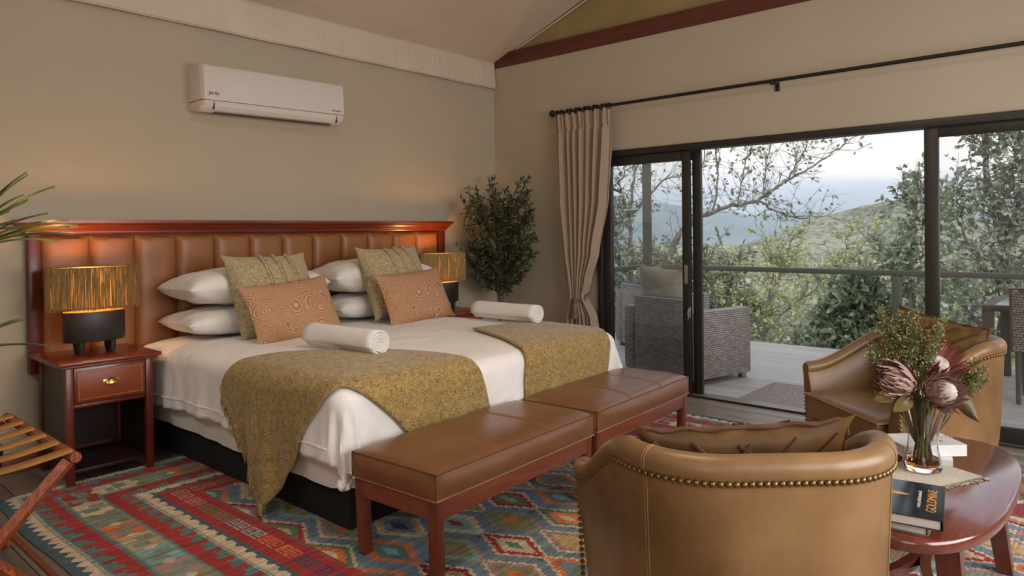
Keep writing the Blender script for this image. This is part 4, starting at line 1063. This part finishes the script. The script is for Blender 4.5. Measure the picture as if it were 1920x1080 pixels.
tk.tube([(.015, 0, .62), (.03, -.02, .75), (.05, -.03, .95)], [.008, .006, .004], 6)
for i in range(120):
    z0 = rr.uniform(.80, 1.55); a = rr.uniform(0, 2*PI); rad = (.20+.20*math.sin(min(1, max(0, (z0-.7)/.95))*PI)**.8)*rr.uniform(.6, 1.05); up_ = rr.uniform(.10, .40)
    if i < 2: rad = .42
    e_ = Vector((math.cos(a)*rad, math.sin(a)*rad, z0+up_)); e_.x = min(e_.x, .31); e_.y = min(e_.y, .31)
    b = Vector((0, 0, z0-.05)); m_ = b*.5+e_*.5+Vector((0, 0, -.03)); tk.tube([b, m_, e_], [.005, .003, .0012], 4, False)
    for k in range(38):
        u = rr.uniform(.25, 1.02); p = (m_+(e_-m_)*(u*2-1)) if u > .5 else (b+(m_-b)*u*2)
        d_ = ((e_-b).normalized()*.6+Vector((rr.gauss(0, .7), rr.gauss(0, .7), rr.gauss(0, .6)))).normalized(); d_.x = min(d_.x, .3) if p.x > .3 else d_.x; d_.y = min(d_.y, .3) if p.y > .3 else d_.y; leafquads(lf, p, d_, rr.uniform(.042, .072), rr.uniform(.013, .019), rr)
part('trunk', tk, M['bark'], ot); part('foliage', lf, M['leaf'], ot, False, kind='stuff')

# ================================================================== STRAP-LEAVED PLANT, its leaves entering at the left
dp = thing('strap_leaf_plant', 'potted plant with long arching strap leaves left of the headboard', 'plant', (-4.60, -.50, .0))
part('pot', MB().lathe([(.13, 0), (.17, .30), (.16, .30), (.145, .27)], 24), M['lampbase'], dp)
part('cane', MB().tube([(0, 0, .26), (.01, 0, .8), (0, 0, 1.26)], [.022, .018, .016], 8), M['bark'], dp)
rr = random.Random(4); strap = None
for (zc, cnt, L_) in ((1.30, 44, .56), (.80, 7, .34)):
    for k in range(cnt):
        a = rr.uniform(0, 2*PI); el = rr.uniform(.45, 1.4) if zc > 1 else rr.uniform(-.1, .9); Lk = L_*rr.uniform(.75, 1.15)
        dx_, dy_ = math.cos(a), math.sin(a)*.8
        if dy_ > 0: dy_ *= .6
        def fn(u, v):
            s_ = v*Lk; hx = s_*math.cos(el)+.18*v*v*Lk; hz = s_*math.sin(el)-.30*Lk*v**2.2*(1.3-el*.5)
            w = .030*(1-v**3)*min(1, v*6+.5); q = (2*u-1)*w; return (dx_*hx-dy_*q, dy_*hx+dx_*q, zc+hz-.004*(1-(2*u-1)**2)+.006*abs(2*u-1))
        part('leaf', MB().grid(fn, 3, 14), M['dracaena'], dp)

# ================================================================== LUGGAGE RACK
RK = thing('luggage_rack', 'folding wooden luggage rack with brown webbing straps at lower left', 'luggage rack', (-4.85, -1.62, .008))
rw = .285; rl = .44
for sx_ in (-1, 1):
    for y in (-rl, rl):
        yy = y*(1 if sx_ > 0 else .90)
        l = MB().tube([(sx_*rw*.93, yy, .562), (-sx_*rw*.93, yy, .012)], .024, 4); part('leg', l, M['rack'], RK, smooth=False)
        part('bolt', MB().tube([(0, y-.03*np.sign(y)*0-.032, .27), (0, y+.032, .27)], .008, 8), M['chrome'], RK)
    part('top_rail', MB().tube([(sx_*rw, -rl-.02, .575), (sx_*rw, rl+.02, .575)], .020, 8), M['rack'], RK)
    part('floor_rail', MB().tube([(sx_*rw*.93, -rl, .075), (sx_*rw*.93, rl, .075)], .013, 8), M['rack'], RK)
def strp(u, v):
    a = v*(1+.0); x = (2*v-1)*(rw+.018); sag = .030*(1-(2*v-1)**2)
    z = .599-sag-(.02*max(0, abs(2*v-1)-.93)/.07); return (x, (u-.5)*.075+.003*math.sin(v*9), z-.004*(2*u-1)**2)
sm_ = MB().grid(strp, 4, 30).mesh('strap', plain('brown_webbing', (.34, .15, .035), .8, .25, 12, .6, 250))
for i in range(6):
    o = link('strap', sm_, RK); o.location = (0, -rl+.04+.155*i, 0); q = o.modifiers.new('thick', 'SOLIDIFY'); q.thickness = .004

# ================================================================== DECK
dk = struct('floor_deck', MB().box((1.65, -3.4, -.12), (3.1, 7.3, .16)), M['under']); dk.name = 'deck'
dm = MB().box((0, 0, 0), (.134, 7.3, .024), 0, .002).mesh('deck_board', M['deck'])
for i in range(22):
    o = link('deck_board', dm, dk); o.location = (.195+.14*i, -3.4, -.030)
struct('trim_3', MB().box((3.235, -3.4, -.14), (.03, 7.3, .24), 0, .002), M['deck'])
rl_ = thing('deck_railing', 'slim grey-green metal railing along the edge of the deck', 'railing', (3.18, -3.4, -.02))
part('top_rail', MB().box((0, 0, .912), (.085, 7.0, .06), 0, .006), M['rail'], rl_)
part('top_rail', MB().box((-1.59, 3.48, .912), (3.02, .085, .06), 0, .006), M['rail'], rl_)
pst = MB().box((0, 0, .44), (.09, .09, .88), 0, .004).mesh('post', M['rail'])
for y in (-3.05, -6.0): o = link('post', pst, rl_); o.location = (0, y+3.4, 0)
vpst = thing('veranda_post', 'tall grey roof post at the corner of the deck railing', 'post', (3.23, .10, -.02))
part('shaft', MB().box((0, 0, 1.5), (.095, .095, 3.0), 0, .005), M['rail'], vpst)
part('base_plate', MB().box((0, 0, .006), (.16, .16, .012), 0, .002), M['rail'], vpst)
mt_ = thing('door_mat', 'brown coir doormat on the deck outside the sliding door', 'mat', (.55, -3.02, -.018))
part('pile', MB().box((0, 0, .007), (.86, .96, .014), 0, .003), M['mat'], mt_)

def wicker_chair(lab, loc, rz, ww=.86, dd=.78):
    t_ = thing('wicker_armchair', lab, 'armchair', loc, R(rz), 'dark wicker outdoor armchairs')
    def wb_(name, c, d_, b=.018): return boxpart(name, c, d_, M['wicker'], t_, b)
    wb_('arm', (0, ww/2-.07, .36), (dd, .14, .62)); wb_('arm', (0, -ww/2+.07, .36), (dd, .14, .62))
    wb_('backrest', (-dd/2+.075, 0, .41), (.15, ww-.284, .74)); wb_('seat_base', (.07, 0, .20), (dd-.16, ww-.284, .28))
    boxpart('seat_pad', (.08, 0, .405), (dd-.18, ww-.29, .12), M['pad'], t_, .03)
    for x in (-1, 1):
        for y in (-1, 1): boxpart('foot', (x*(dd/2-.05), y*(ww/2-.07), .025), (.06, .06, .05), M['alu_light'], t_, .004)
    return t_
wicker_chair('dark wicker armchair just outside the glass, its back to the room', (.86, -1.72, -.018), -14, .92, .78)
wicker_chair('dark wicker armchair further along the deck by the railing corner', (2.15, -.72, -.018), -28)
oc = thing('outdoor_cushion', 'large pale cushion propped on the wicker armchair outside', 'cushion', (.93, -1.42, .80), face_rot(((0, 0, 0), -14), 12, 4))
part('cover', pillow_mb(.56, .46, .22, 26, .06, .012, 4, .5, .01), M['pad'], oc)
oc2 = thing('outdoor_cushion', 'pale cushion propped on the wicker armchair by the railing', 'cushion', (2.0, -.70, .72), face_rot(((0, 0, 0), -28), 12, -6))
part('cover', pillow_mb(.55, .5, .2, 26, .06, .012, 9, .5, .01), M['pad'], oc2)
# patio table and chair on the right
pt = thing('patio_table', 'brown patio dining table with frosted glass top outside', 'table', (2.13, -4.86, -.018))
boxpart('glass_top', (0, 0, .752), (1.02, 1.46, .008), M['tableglass'], pt, .002)
for c, d_ in (((0, .77, .735), (1.14, .07, .05)), ((0, -.77, .735), (1.14, .07, .05)), ((.535, 0, .735), (.07, 1.47, .05)), ((-.535, 0, .735), (.07, 1.47, .05))): boxpart('frame_rail', c, d_, M['tblmetal'], pt, .004)
for x in (-1, 1):
    for y in (-1, 1): boxpart('leg', (x*.53, y*.765, .355), (.08, .08, .71), M['tblmetal'], pt, .004)
pc = thing('patio_chair', 'grey woven patio dining chair at the glass-topped table', 'chair', (1.60, -4.52, -.018), R(0))
for x, y in ((-.2, .2), (-.2, -.2), (.2, .2), (.2, -.2)): part('leg', MB().lathe([(.016, 0), (.024, .43)], 8, (x, y, 0)), M['tblmetal'], pc)
part('seat', MB().box((0, 0, .445), (.47, .48, .05), 0, .015), M['wicker'], pc)
part('backrest', MB().grid(lambda u, v: (-.20-.10*v-.03*math.sin(PI*u), (u-.5)*.46, .44+.46*v), 14, 12).grid(lambda u, v: (-.225-.10*v-.03*math.sin(PI*u), (u-.5)*.46, .44+.46*v), 14, 12, flip=True), M['wicker'], pc)
part('back_frame', MB().tube([(-.21, -.235, .42), (-.31, -.235, .92), (-.33, 0, .925), (-.31, .235, .92), (-.21, .235, .42)], .016, 8), M['tblmetal'], pc)

# ================================================================== LANDSCAPE
def at(x, y, dist):                          # a point seen at (x, y), at this forward distance in metres
    v = r2*((x-PX)/F)+u2*(-(y-PY)/F)+f1; return CAM+v*dist
def terr(x, y):
    d_ = max(0, x-3.5); z = -2.6-.16*min(d_, 60)-.012*max(0, min(d_-60, 150))+.6*n3((x*.06, y*.06, 3))*min(1, d_/20)+.10*n3((x*.5, y*.5, 1))
    return z
gm = MB()
def gfn(u, v):
    x = 3.3+900*u**2.6; y = 60-1200*v if False else (u**1.6*900+30)*(.9-1.8*v)-3; return (x, y, terr(x, y)+.0)
gm.grid(gfn, 130, 130)
struct('ground', gm, M['terrain'], smooth=True)
def hillmesh(pk, dist_, hgt, wid, dep, seed):
    c = at(pk, 437, dist_); mb = MB(); 
    def fn(u, v):
        a, b = 2*u-1, 2*v-1; px_, py_ = a*wid, b*dep; e = math.exp(-(a*1.7)**2-(b*1.6)**2)
        z = hgt*e*(1+.18*n3((u*5+seed, v*4, 1)))+hgt*.05*n3((u*22+seed, v*18, 2))*e**.5
        w_ = c+_r*px_+_f*py_; return (w_.x, w_.y, -19.5+z)
    return mb.grid(fn, 90, 40)
struct('hill', hillmesh(1670, 380, 33, 135, 110, 1), M['hill'], smooth=True)
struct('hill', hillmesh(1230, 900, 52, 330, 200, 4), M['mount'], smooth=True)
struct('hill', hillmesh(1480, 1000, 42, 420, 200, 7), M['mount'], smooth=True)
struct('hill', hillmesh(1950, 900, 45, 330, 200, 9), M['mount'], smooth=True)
# bushes filling the valley: a few meshes, copied
def bush_mesh(seed, n_, mat, L_=.10, W_=.05, flat=.8):
    rr = random.Random(seed); mb = MB(); blobs = [(Vector((rr.uniform(-.6, .6), rr.uniform(-.6, .6), rr.uniform(.25, .85))), rr.uniform(.25, .5)) for _ in range(8)]
    for i in range(n_):
        c, r_ = blobs[rr.randrange(8)]; d_ = Vector((rr.gauss(0, 1), rr.gauss(0, 1), rr.gauss(.1, 1))).normalized(); p = c+d_*r_*rr.uniform(.55, 1)*Vector((1, 1, flat)).length/1.62
        p.z = max(p.z, .02); leafquads(mb, p, (d_+Vector((rr.gauss(0, .5), rr.gauss(0, .5), rr.gauss(0, .5)))).normalized(), L_*rr.uniform(.7, 1.3), W_, rr)
    return mb.mesh('foliage', M[mat], False)
far_meshes = [bush_mesh(i, 1500, m_, .13, .07) for i, m_ in enumerate(('lf_far', 'lf_far', 'lf_dry', 'lf_grey', 'lf_yellow'))]
stem_m = MB().tube([(0, 0, -.6), (0, 0, .3)], .05, 6).mesh('stem', M['trunk'])
rr = random.Random(21)
def shrub(mesh, p, s_, lab, grp, name='valley_shrub', cat='shrub'):
    t_ = thing(name, lab, cat, p, rr.uniform(0, 6.28), grp); t_.scale = s_
    o = link('foliage', mesh, t_, kind='stuff'); link('stem', stem_m, t_); return t_
for i in range(270):
    dist_ = 20+170*(i/270)**1.25+rr.uniform(-2, 3); px_ = rr.uniform(1090, 2000); c = at(px_, 437, dist_); z = terr(c.x, c.y); h_ = rr.uniform(1.6, 3.4)*(1+dist_/120)
    kd = rr.choice((0, 0, 1, 1, 2, 2, 3, 4)); band = ('on the slope just below the deck', 'in the middle of the valley', 'far out across the valley')[0 if dist_ < 30 else (1 if dist_ < 70 else 2)]; sd_ = 'left of the doorway' if px_ < 1420 else ('centre of the doorway' if px_ < 1680 else 'toward the right pane')
    kn = ('olive green rounded shrub', 'loose olive green shrub', 'straw-coloured dry shrub', 'grey-green shrub', 'yellow-green shrub')[kd]
    shrub(far_meshes[kd], (c.x, c.y, z+.2), (h_*rr.uniform(.8, 1.2), h_*rr.uniform(.8, 1.2), h_*rr.uniform(.8, 1.1)), kn+' '+band+', '+sd_, kn.replace('shrub', 'shrubs')+' '+band+', '+sd_)

def limb_tree(name, lab, cat, limbs, dist_, leafmat_, twigs, leafn, leafL, leafW, seed, grp=None, twigL=.5, upb=.35, twr=.006):
    """limbs: lists of (x, y, r) seen from the veranda door, all standing around one distance; twigs and leaves grow from them"""
    k_ = {31: 1.6, 33: 1.45, 35: 1.18, 43: 1.2, 45: 1.32}.get(seed, 1.0); dist_ *= k_; twigL *= k_; leafL *= k_; leafW *= k_; twr *= k_; limbs = [[(x, y, r_*k_) for x, y, r_ in l] for l in limbs]
    rr = random.Random(seed); base = at(limbs[0][0][0], limbs[0][0][1], dist_); t_ = thing(name, lab, cat, base, 0, grp)
    tk = MB(); lf = MB()
    for li, lim in enumerate(limbs):
        pts = []; off_ = 0
        for k, (x, y, r_) in enumerate(lim):
            off_ += rr.uniform(-.12, .12) if k else 0; pts.append((at(x, y, dist_+off_)-base, r_))
        # subdivide with wobble
        fine = []
        for (p, ra), (q, rb) in zip(pts, pts[1:]):
            for s_ in range(5): u = s_/5; fine.append((p.lerp(q, u)+Vector((rr.gauss(0, .012), rr.gauss(0, .012), rr.gauss(0, .012))), ra+(rb-ra)*u))
        fine.append(pts[-1]); tk.tube([p for p, _ in fine], [r_ for _, r_ in fine], 6)
        for _ in range(int(twigs*len(lim))):
            i = rr.randrange(1, len(fine)); p = fine[i][0]; ax = (fine[i][0]-fine[i-1][0]).normalized()
            d_ = (ax*.5+Vector((rr.gauss(0, .8), rr.gauss(0, .8), rr.gauss(upb, .7)))).normalized(); L_ = twigL*rr.uniform(.4, 1.2)
            q = [p]; 
            for s_ in range(4): d_ = (d_+Vector((rr.gauss(0, .25), rr.gauss(0, .25), rr.gauss(.06, .25)))).normalized(); q.append(q[-1]+d_*L_/4)
            tk.tube(q, [twr, twr*.8, twr*.6, twr*.45, twr*.3], 3, False)
            for _2 in range(3):
                j = rr.randrange(1, 4); d2 = (d_+Vector((rr.gauss(0, .9), rr.gauss(0, .9), rr.gauss(.1, .8)))).normalized(); e2 = q[j]+d2*L_*rr.uniform(.2, .5); tk.tube([q[j], e2], [twr*.5, twr*.25], 3, False)
                for _3 in range(leafn):
                    u = rr.uniform(.2, 1.05); leafquads(lf, q[j].lerp(e2, u), (d2+Vector((rr.gauss(0, .8), rr.gauss(0, .8), rr.gauss(-.1, .8)))).normalized(), leafL*rr.uniform(.6, 1.25), leafW*rr.uniform(.7, 1.2), rr)
    part('trunk', tk, M['trunk'], t_); part('foliage', lf, M[leafmat_], t_, False, kind='stuff'); return t_
limb_tree('bare_tree', 'sparse grey tree with long branch sweeping across the open doorway view', 'tree',
    [[(1225, 640, 0.0434), (1234, 530, 0.0372), (1250, 493, 0.0341), (1274, 438, 0.0310), (1304, 411, 0.0279), (1361, 387, 0.0217), (1423, 377, 0.0186), (1443, 358, 0.0136), (1471, 342, 0.0124), (1508, 322, 0.0105), (1545, 297, 0.0087), (1581, 273, 0.0062), (1602, 257, 0.0031)],
     [(1423, 377, 0.0124), (1455, 398, 0.0099), (1500, 408, 0.0074), (1550, 404, 0.0037)], [(1340, 392, 0.0124), (1346, 330, 0.0093), (1343, 280, 0.0074), (1352, 200, 0.0037)],
     [(1471, 342, 0.0074), (1500, 300, 0.0050), (1518, 262, 0.0031)], [(1385, 380, 0.0087), (1395, 320, 0.0062), (1410, 270, 0.0043), (1418, 220, 0.0025)], [(1430, 372, 0.0074), (1438, 300, 0.0056), (1450, 240, 0.0025)], [(1304, 420, 0.0124), (1300, 360, 0.0087), (1318, 300, 0.0062), (1325, 240, 0.0031)]],
    7.2, 'lf_dark', 7, 1, .050, .028, 31, None, .42, .3, .0035)
limb_tree('bare_tree', 'sparse forked grey tree behind the left glass pane', 'tree',
    [[(1188, 640, 0.0310), (1184, 489, 0.0279), (1180, 414, 0.0248), (1166, 363, 0.0186), (1149, 352, 0.0124), (1120, 340, 0.0062)], [(1180, 400, 0.0186), (1190, 322, 0.0136), (1196, 290, 0.0112), (1205, 240, 0.0062)], [(1181, 409, 0.0155), (1209, 373, 0.0124), (1238, 342, 0.0087), (1262, 330, 0.0037)], [(1160, 345, 0.0087), (1175, 318, 0.0062), (1200, 300, 0.0025)]],
    8.0, 'lf_grey', 7, 1, .055, .03, 33, None, .45, .3, .0035)
limb_tree('leafy_tree', 'tall grey-green leafy tree filling the right-hand glass pane', 'tree',
    [[(1880, 700, .07), (1886, 560, .06), (1882, 470, .05), (1868, 400, .04), (1850, 330, .03), (1845, 270, .02), (1850, 200, .01)], [(1884, 480, .04), (1900, 420, .03), (1925, 350, .02), (1940, 250, .01)],
     [(1870, 410, .03), (1895, 350, .02), (1905, 280, .015), (1912, 220, .008)], [(1886, 560, .03), (1850, 510, .02), (1815, 450, .015), (1800, 400, .01), (1795, 350, .006)], [(1886, 600, .03), (1940, 540, .02), (1960, 470, .015)], [(1860, 640, .03), (1825, 590, .02), (1790, 540, .012)]],
    7.4, 'lf_grey', 15, 4, .070, .038, 35, None, .42, .2, .006)
limb_tree('leafy_tree', 'slender dark-leaved tree just left of the black door frame', 'tree',
    [[(1700, 720, .05), (1702, 600, .04), (1704, 500, .03), (1712, 430, .02), (1720, 370, .012), (1728, 340, .006)], [(1702, 560, .02), (1680, 500, .014), (1668, 470, .008)], [(1704, 500, .02), (1745, 440, .014), (1765, 380, .008)], [(1702, 620, .02), (1760, 560, .014), (1790, 500, .008)]],
    8.5, 'lf_glossy', 14, 4, .080, .040, 37, None, .38, .2, .005)
limb_tree('glossy_bush', 'dense glossy dark green bush behind the railing post', 'bush',
    [[(1640, 760, .04), (1640, 640, .03), (1625, 570, .02), (1600, 535, .01)], [(1640, 700, .03), (1690, 620, .02), (1710, 560, .01)], [(1640, 700, .03), (1580, 640, .02), (1545, 600, .01)], [(1640, 700, .03), (1560, 670, .02), (1510, 640, .01)], [(1650, 720, .03), (1660, 650, .02), (1655, 580, .01)], [(1640, 740, .03), (1720, 680, .02), (1750, 640, .01)], [(1600, 700, .02), (1600, 620, .012), (1575, 570, .008)]],
    9.2, 'lf_glossy', 26, 6, .10, .052, 39, None, .40, .2, .005)
limb_tree('thin_shrub', 'yellow-green leafed thin shrub in the middle of the doorway view', 'bush',
    [[(1440, 760, .03), (1430, 650, .022), (1440, 560, .016), (1470, 500, .010), (1485, 450, .005)], [(1432, 640, .018), (1400, 560, .012), (1385, 480, .006)], [(1436, 620, .016), (1490, 570, .012), (1530, 540, .008), (1570, 490, .004)], [(1400, 640, .018), (1350, 600, .012), (1330, 540, .006)], [(1436, 600, .014), (1450, 520, .009), (1440, 460, .004)], [(1560, 640, .014), (1575, 540, .010), (1590, 450, .005)], [(1575, 540, .01), (1610, 480, .006), (1625, 440, .003)]],
    11, 'lf_yellow', 9, 4, .075, .035, 41, None, .5, .3, .006)
limb_tree('grey_shrub', 'grey-green leafy shrub beside the open sliding panel', 'bush',
    [[(1345, 760, .03), (1335, 640, .022), (1325, 540, .016), (1320, 470, .008)], [(1335, 620, .018), (1365, 560, .012), (1375, 500, .006)], [(1338, 660, .018), (1385, 620, .012), (1410, 580, .006)], [(1335, 600, .016), (1300, 540, .01), (1290, 500, .005)]],
    9.5, 'lf_dark', 14, 4, .095, .035, 43, None, .42, .2, .005)
limb_tree('grey_shrub', 'pale grey-green shrub behind the left glass pane', 'bush',
    [[(1180, 780, .03), (1175, 640, .022), (1165, 540, .014), (1160, 470, .007)], [(1175, 640, .018), (1210, 560, .012), (1225, 500, .006)], [(1178, 660, .018), (1245, 600, .012), (1262, 540, .006)], [(1175, 620, .016), (1140, 560, .01), (1130, 470, .005), (1150, 400, .003)]],
    9.0, 'lf_grey', 24, 6, .085, .035, 45, None, .42, .2, .005)
limb_tree('dry_shrub', 'dry straw-coloured scrub below the railing', 'bush',
    [[(1420, 800, .02), (1410, 700, .014), (1380, 640, .008)], [(1440, 800, .02), (1460, 700, .014), (1500, 630, .008)], [(1520, 800, .02), (1510, 700, .014), (1540, 600, .008)], [(1360, 800, .02), (1350, 700, .014), (1330, 640, .008)], [(1500, 700, .015), (1470, 640, .009), (1440, 590, .005)]],
    12, 'lf_dry', 26, 4, .07, .03, 47, None, .6, .4, .005)
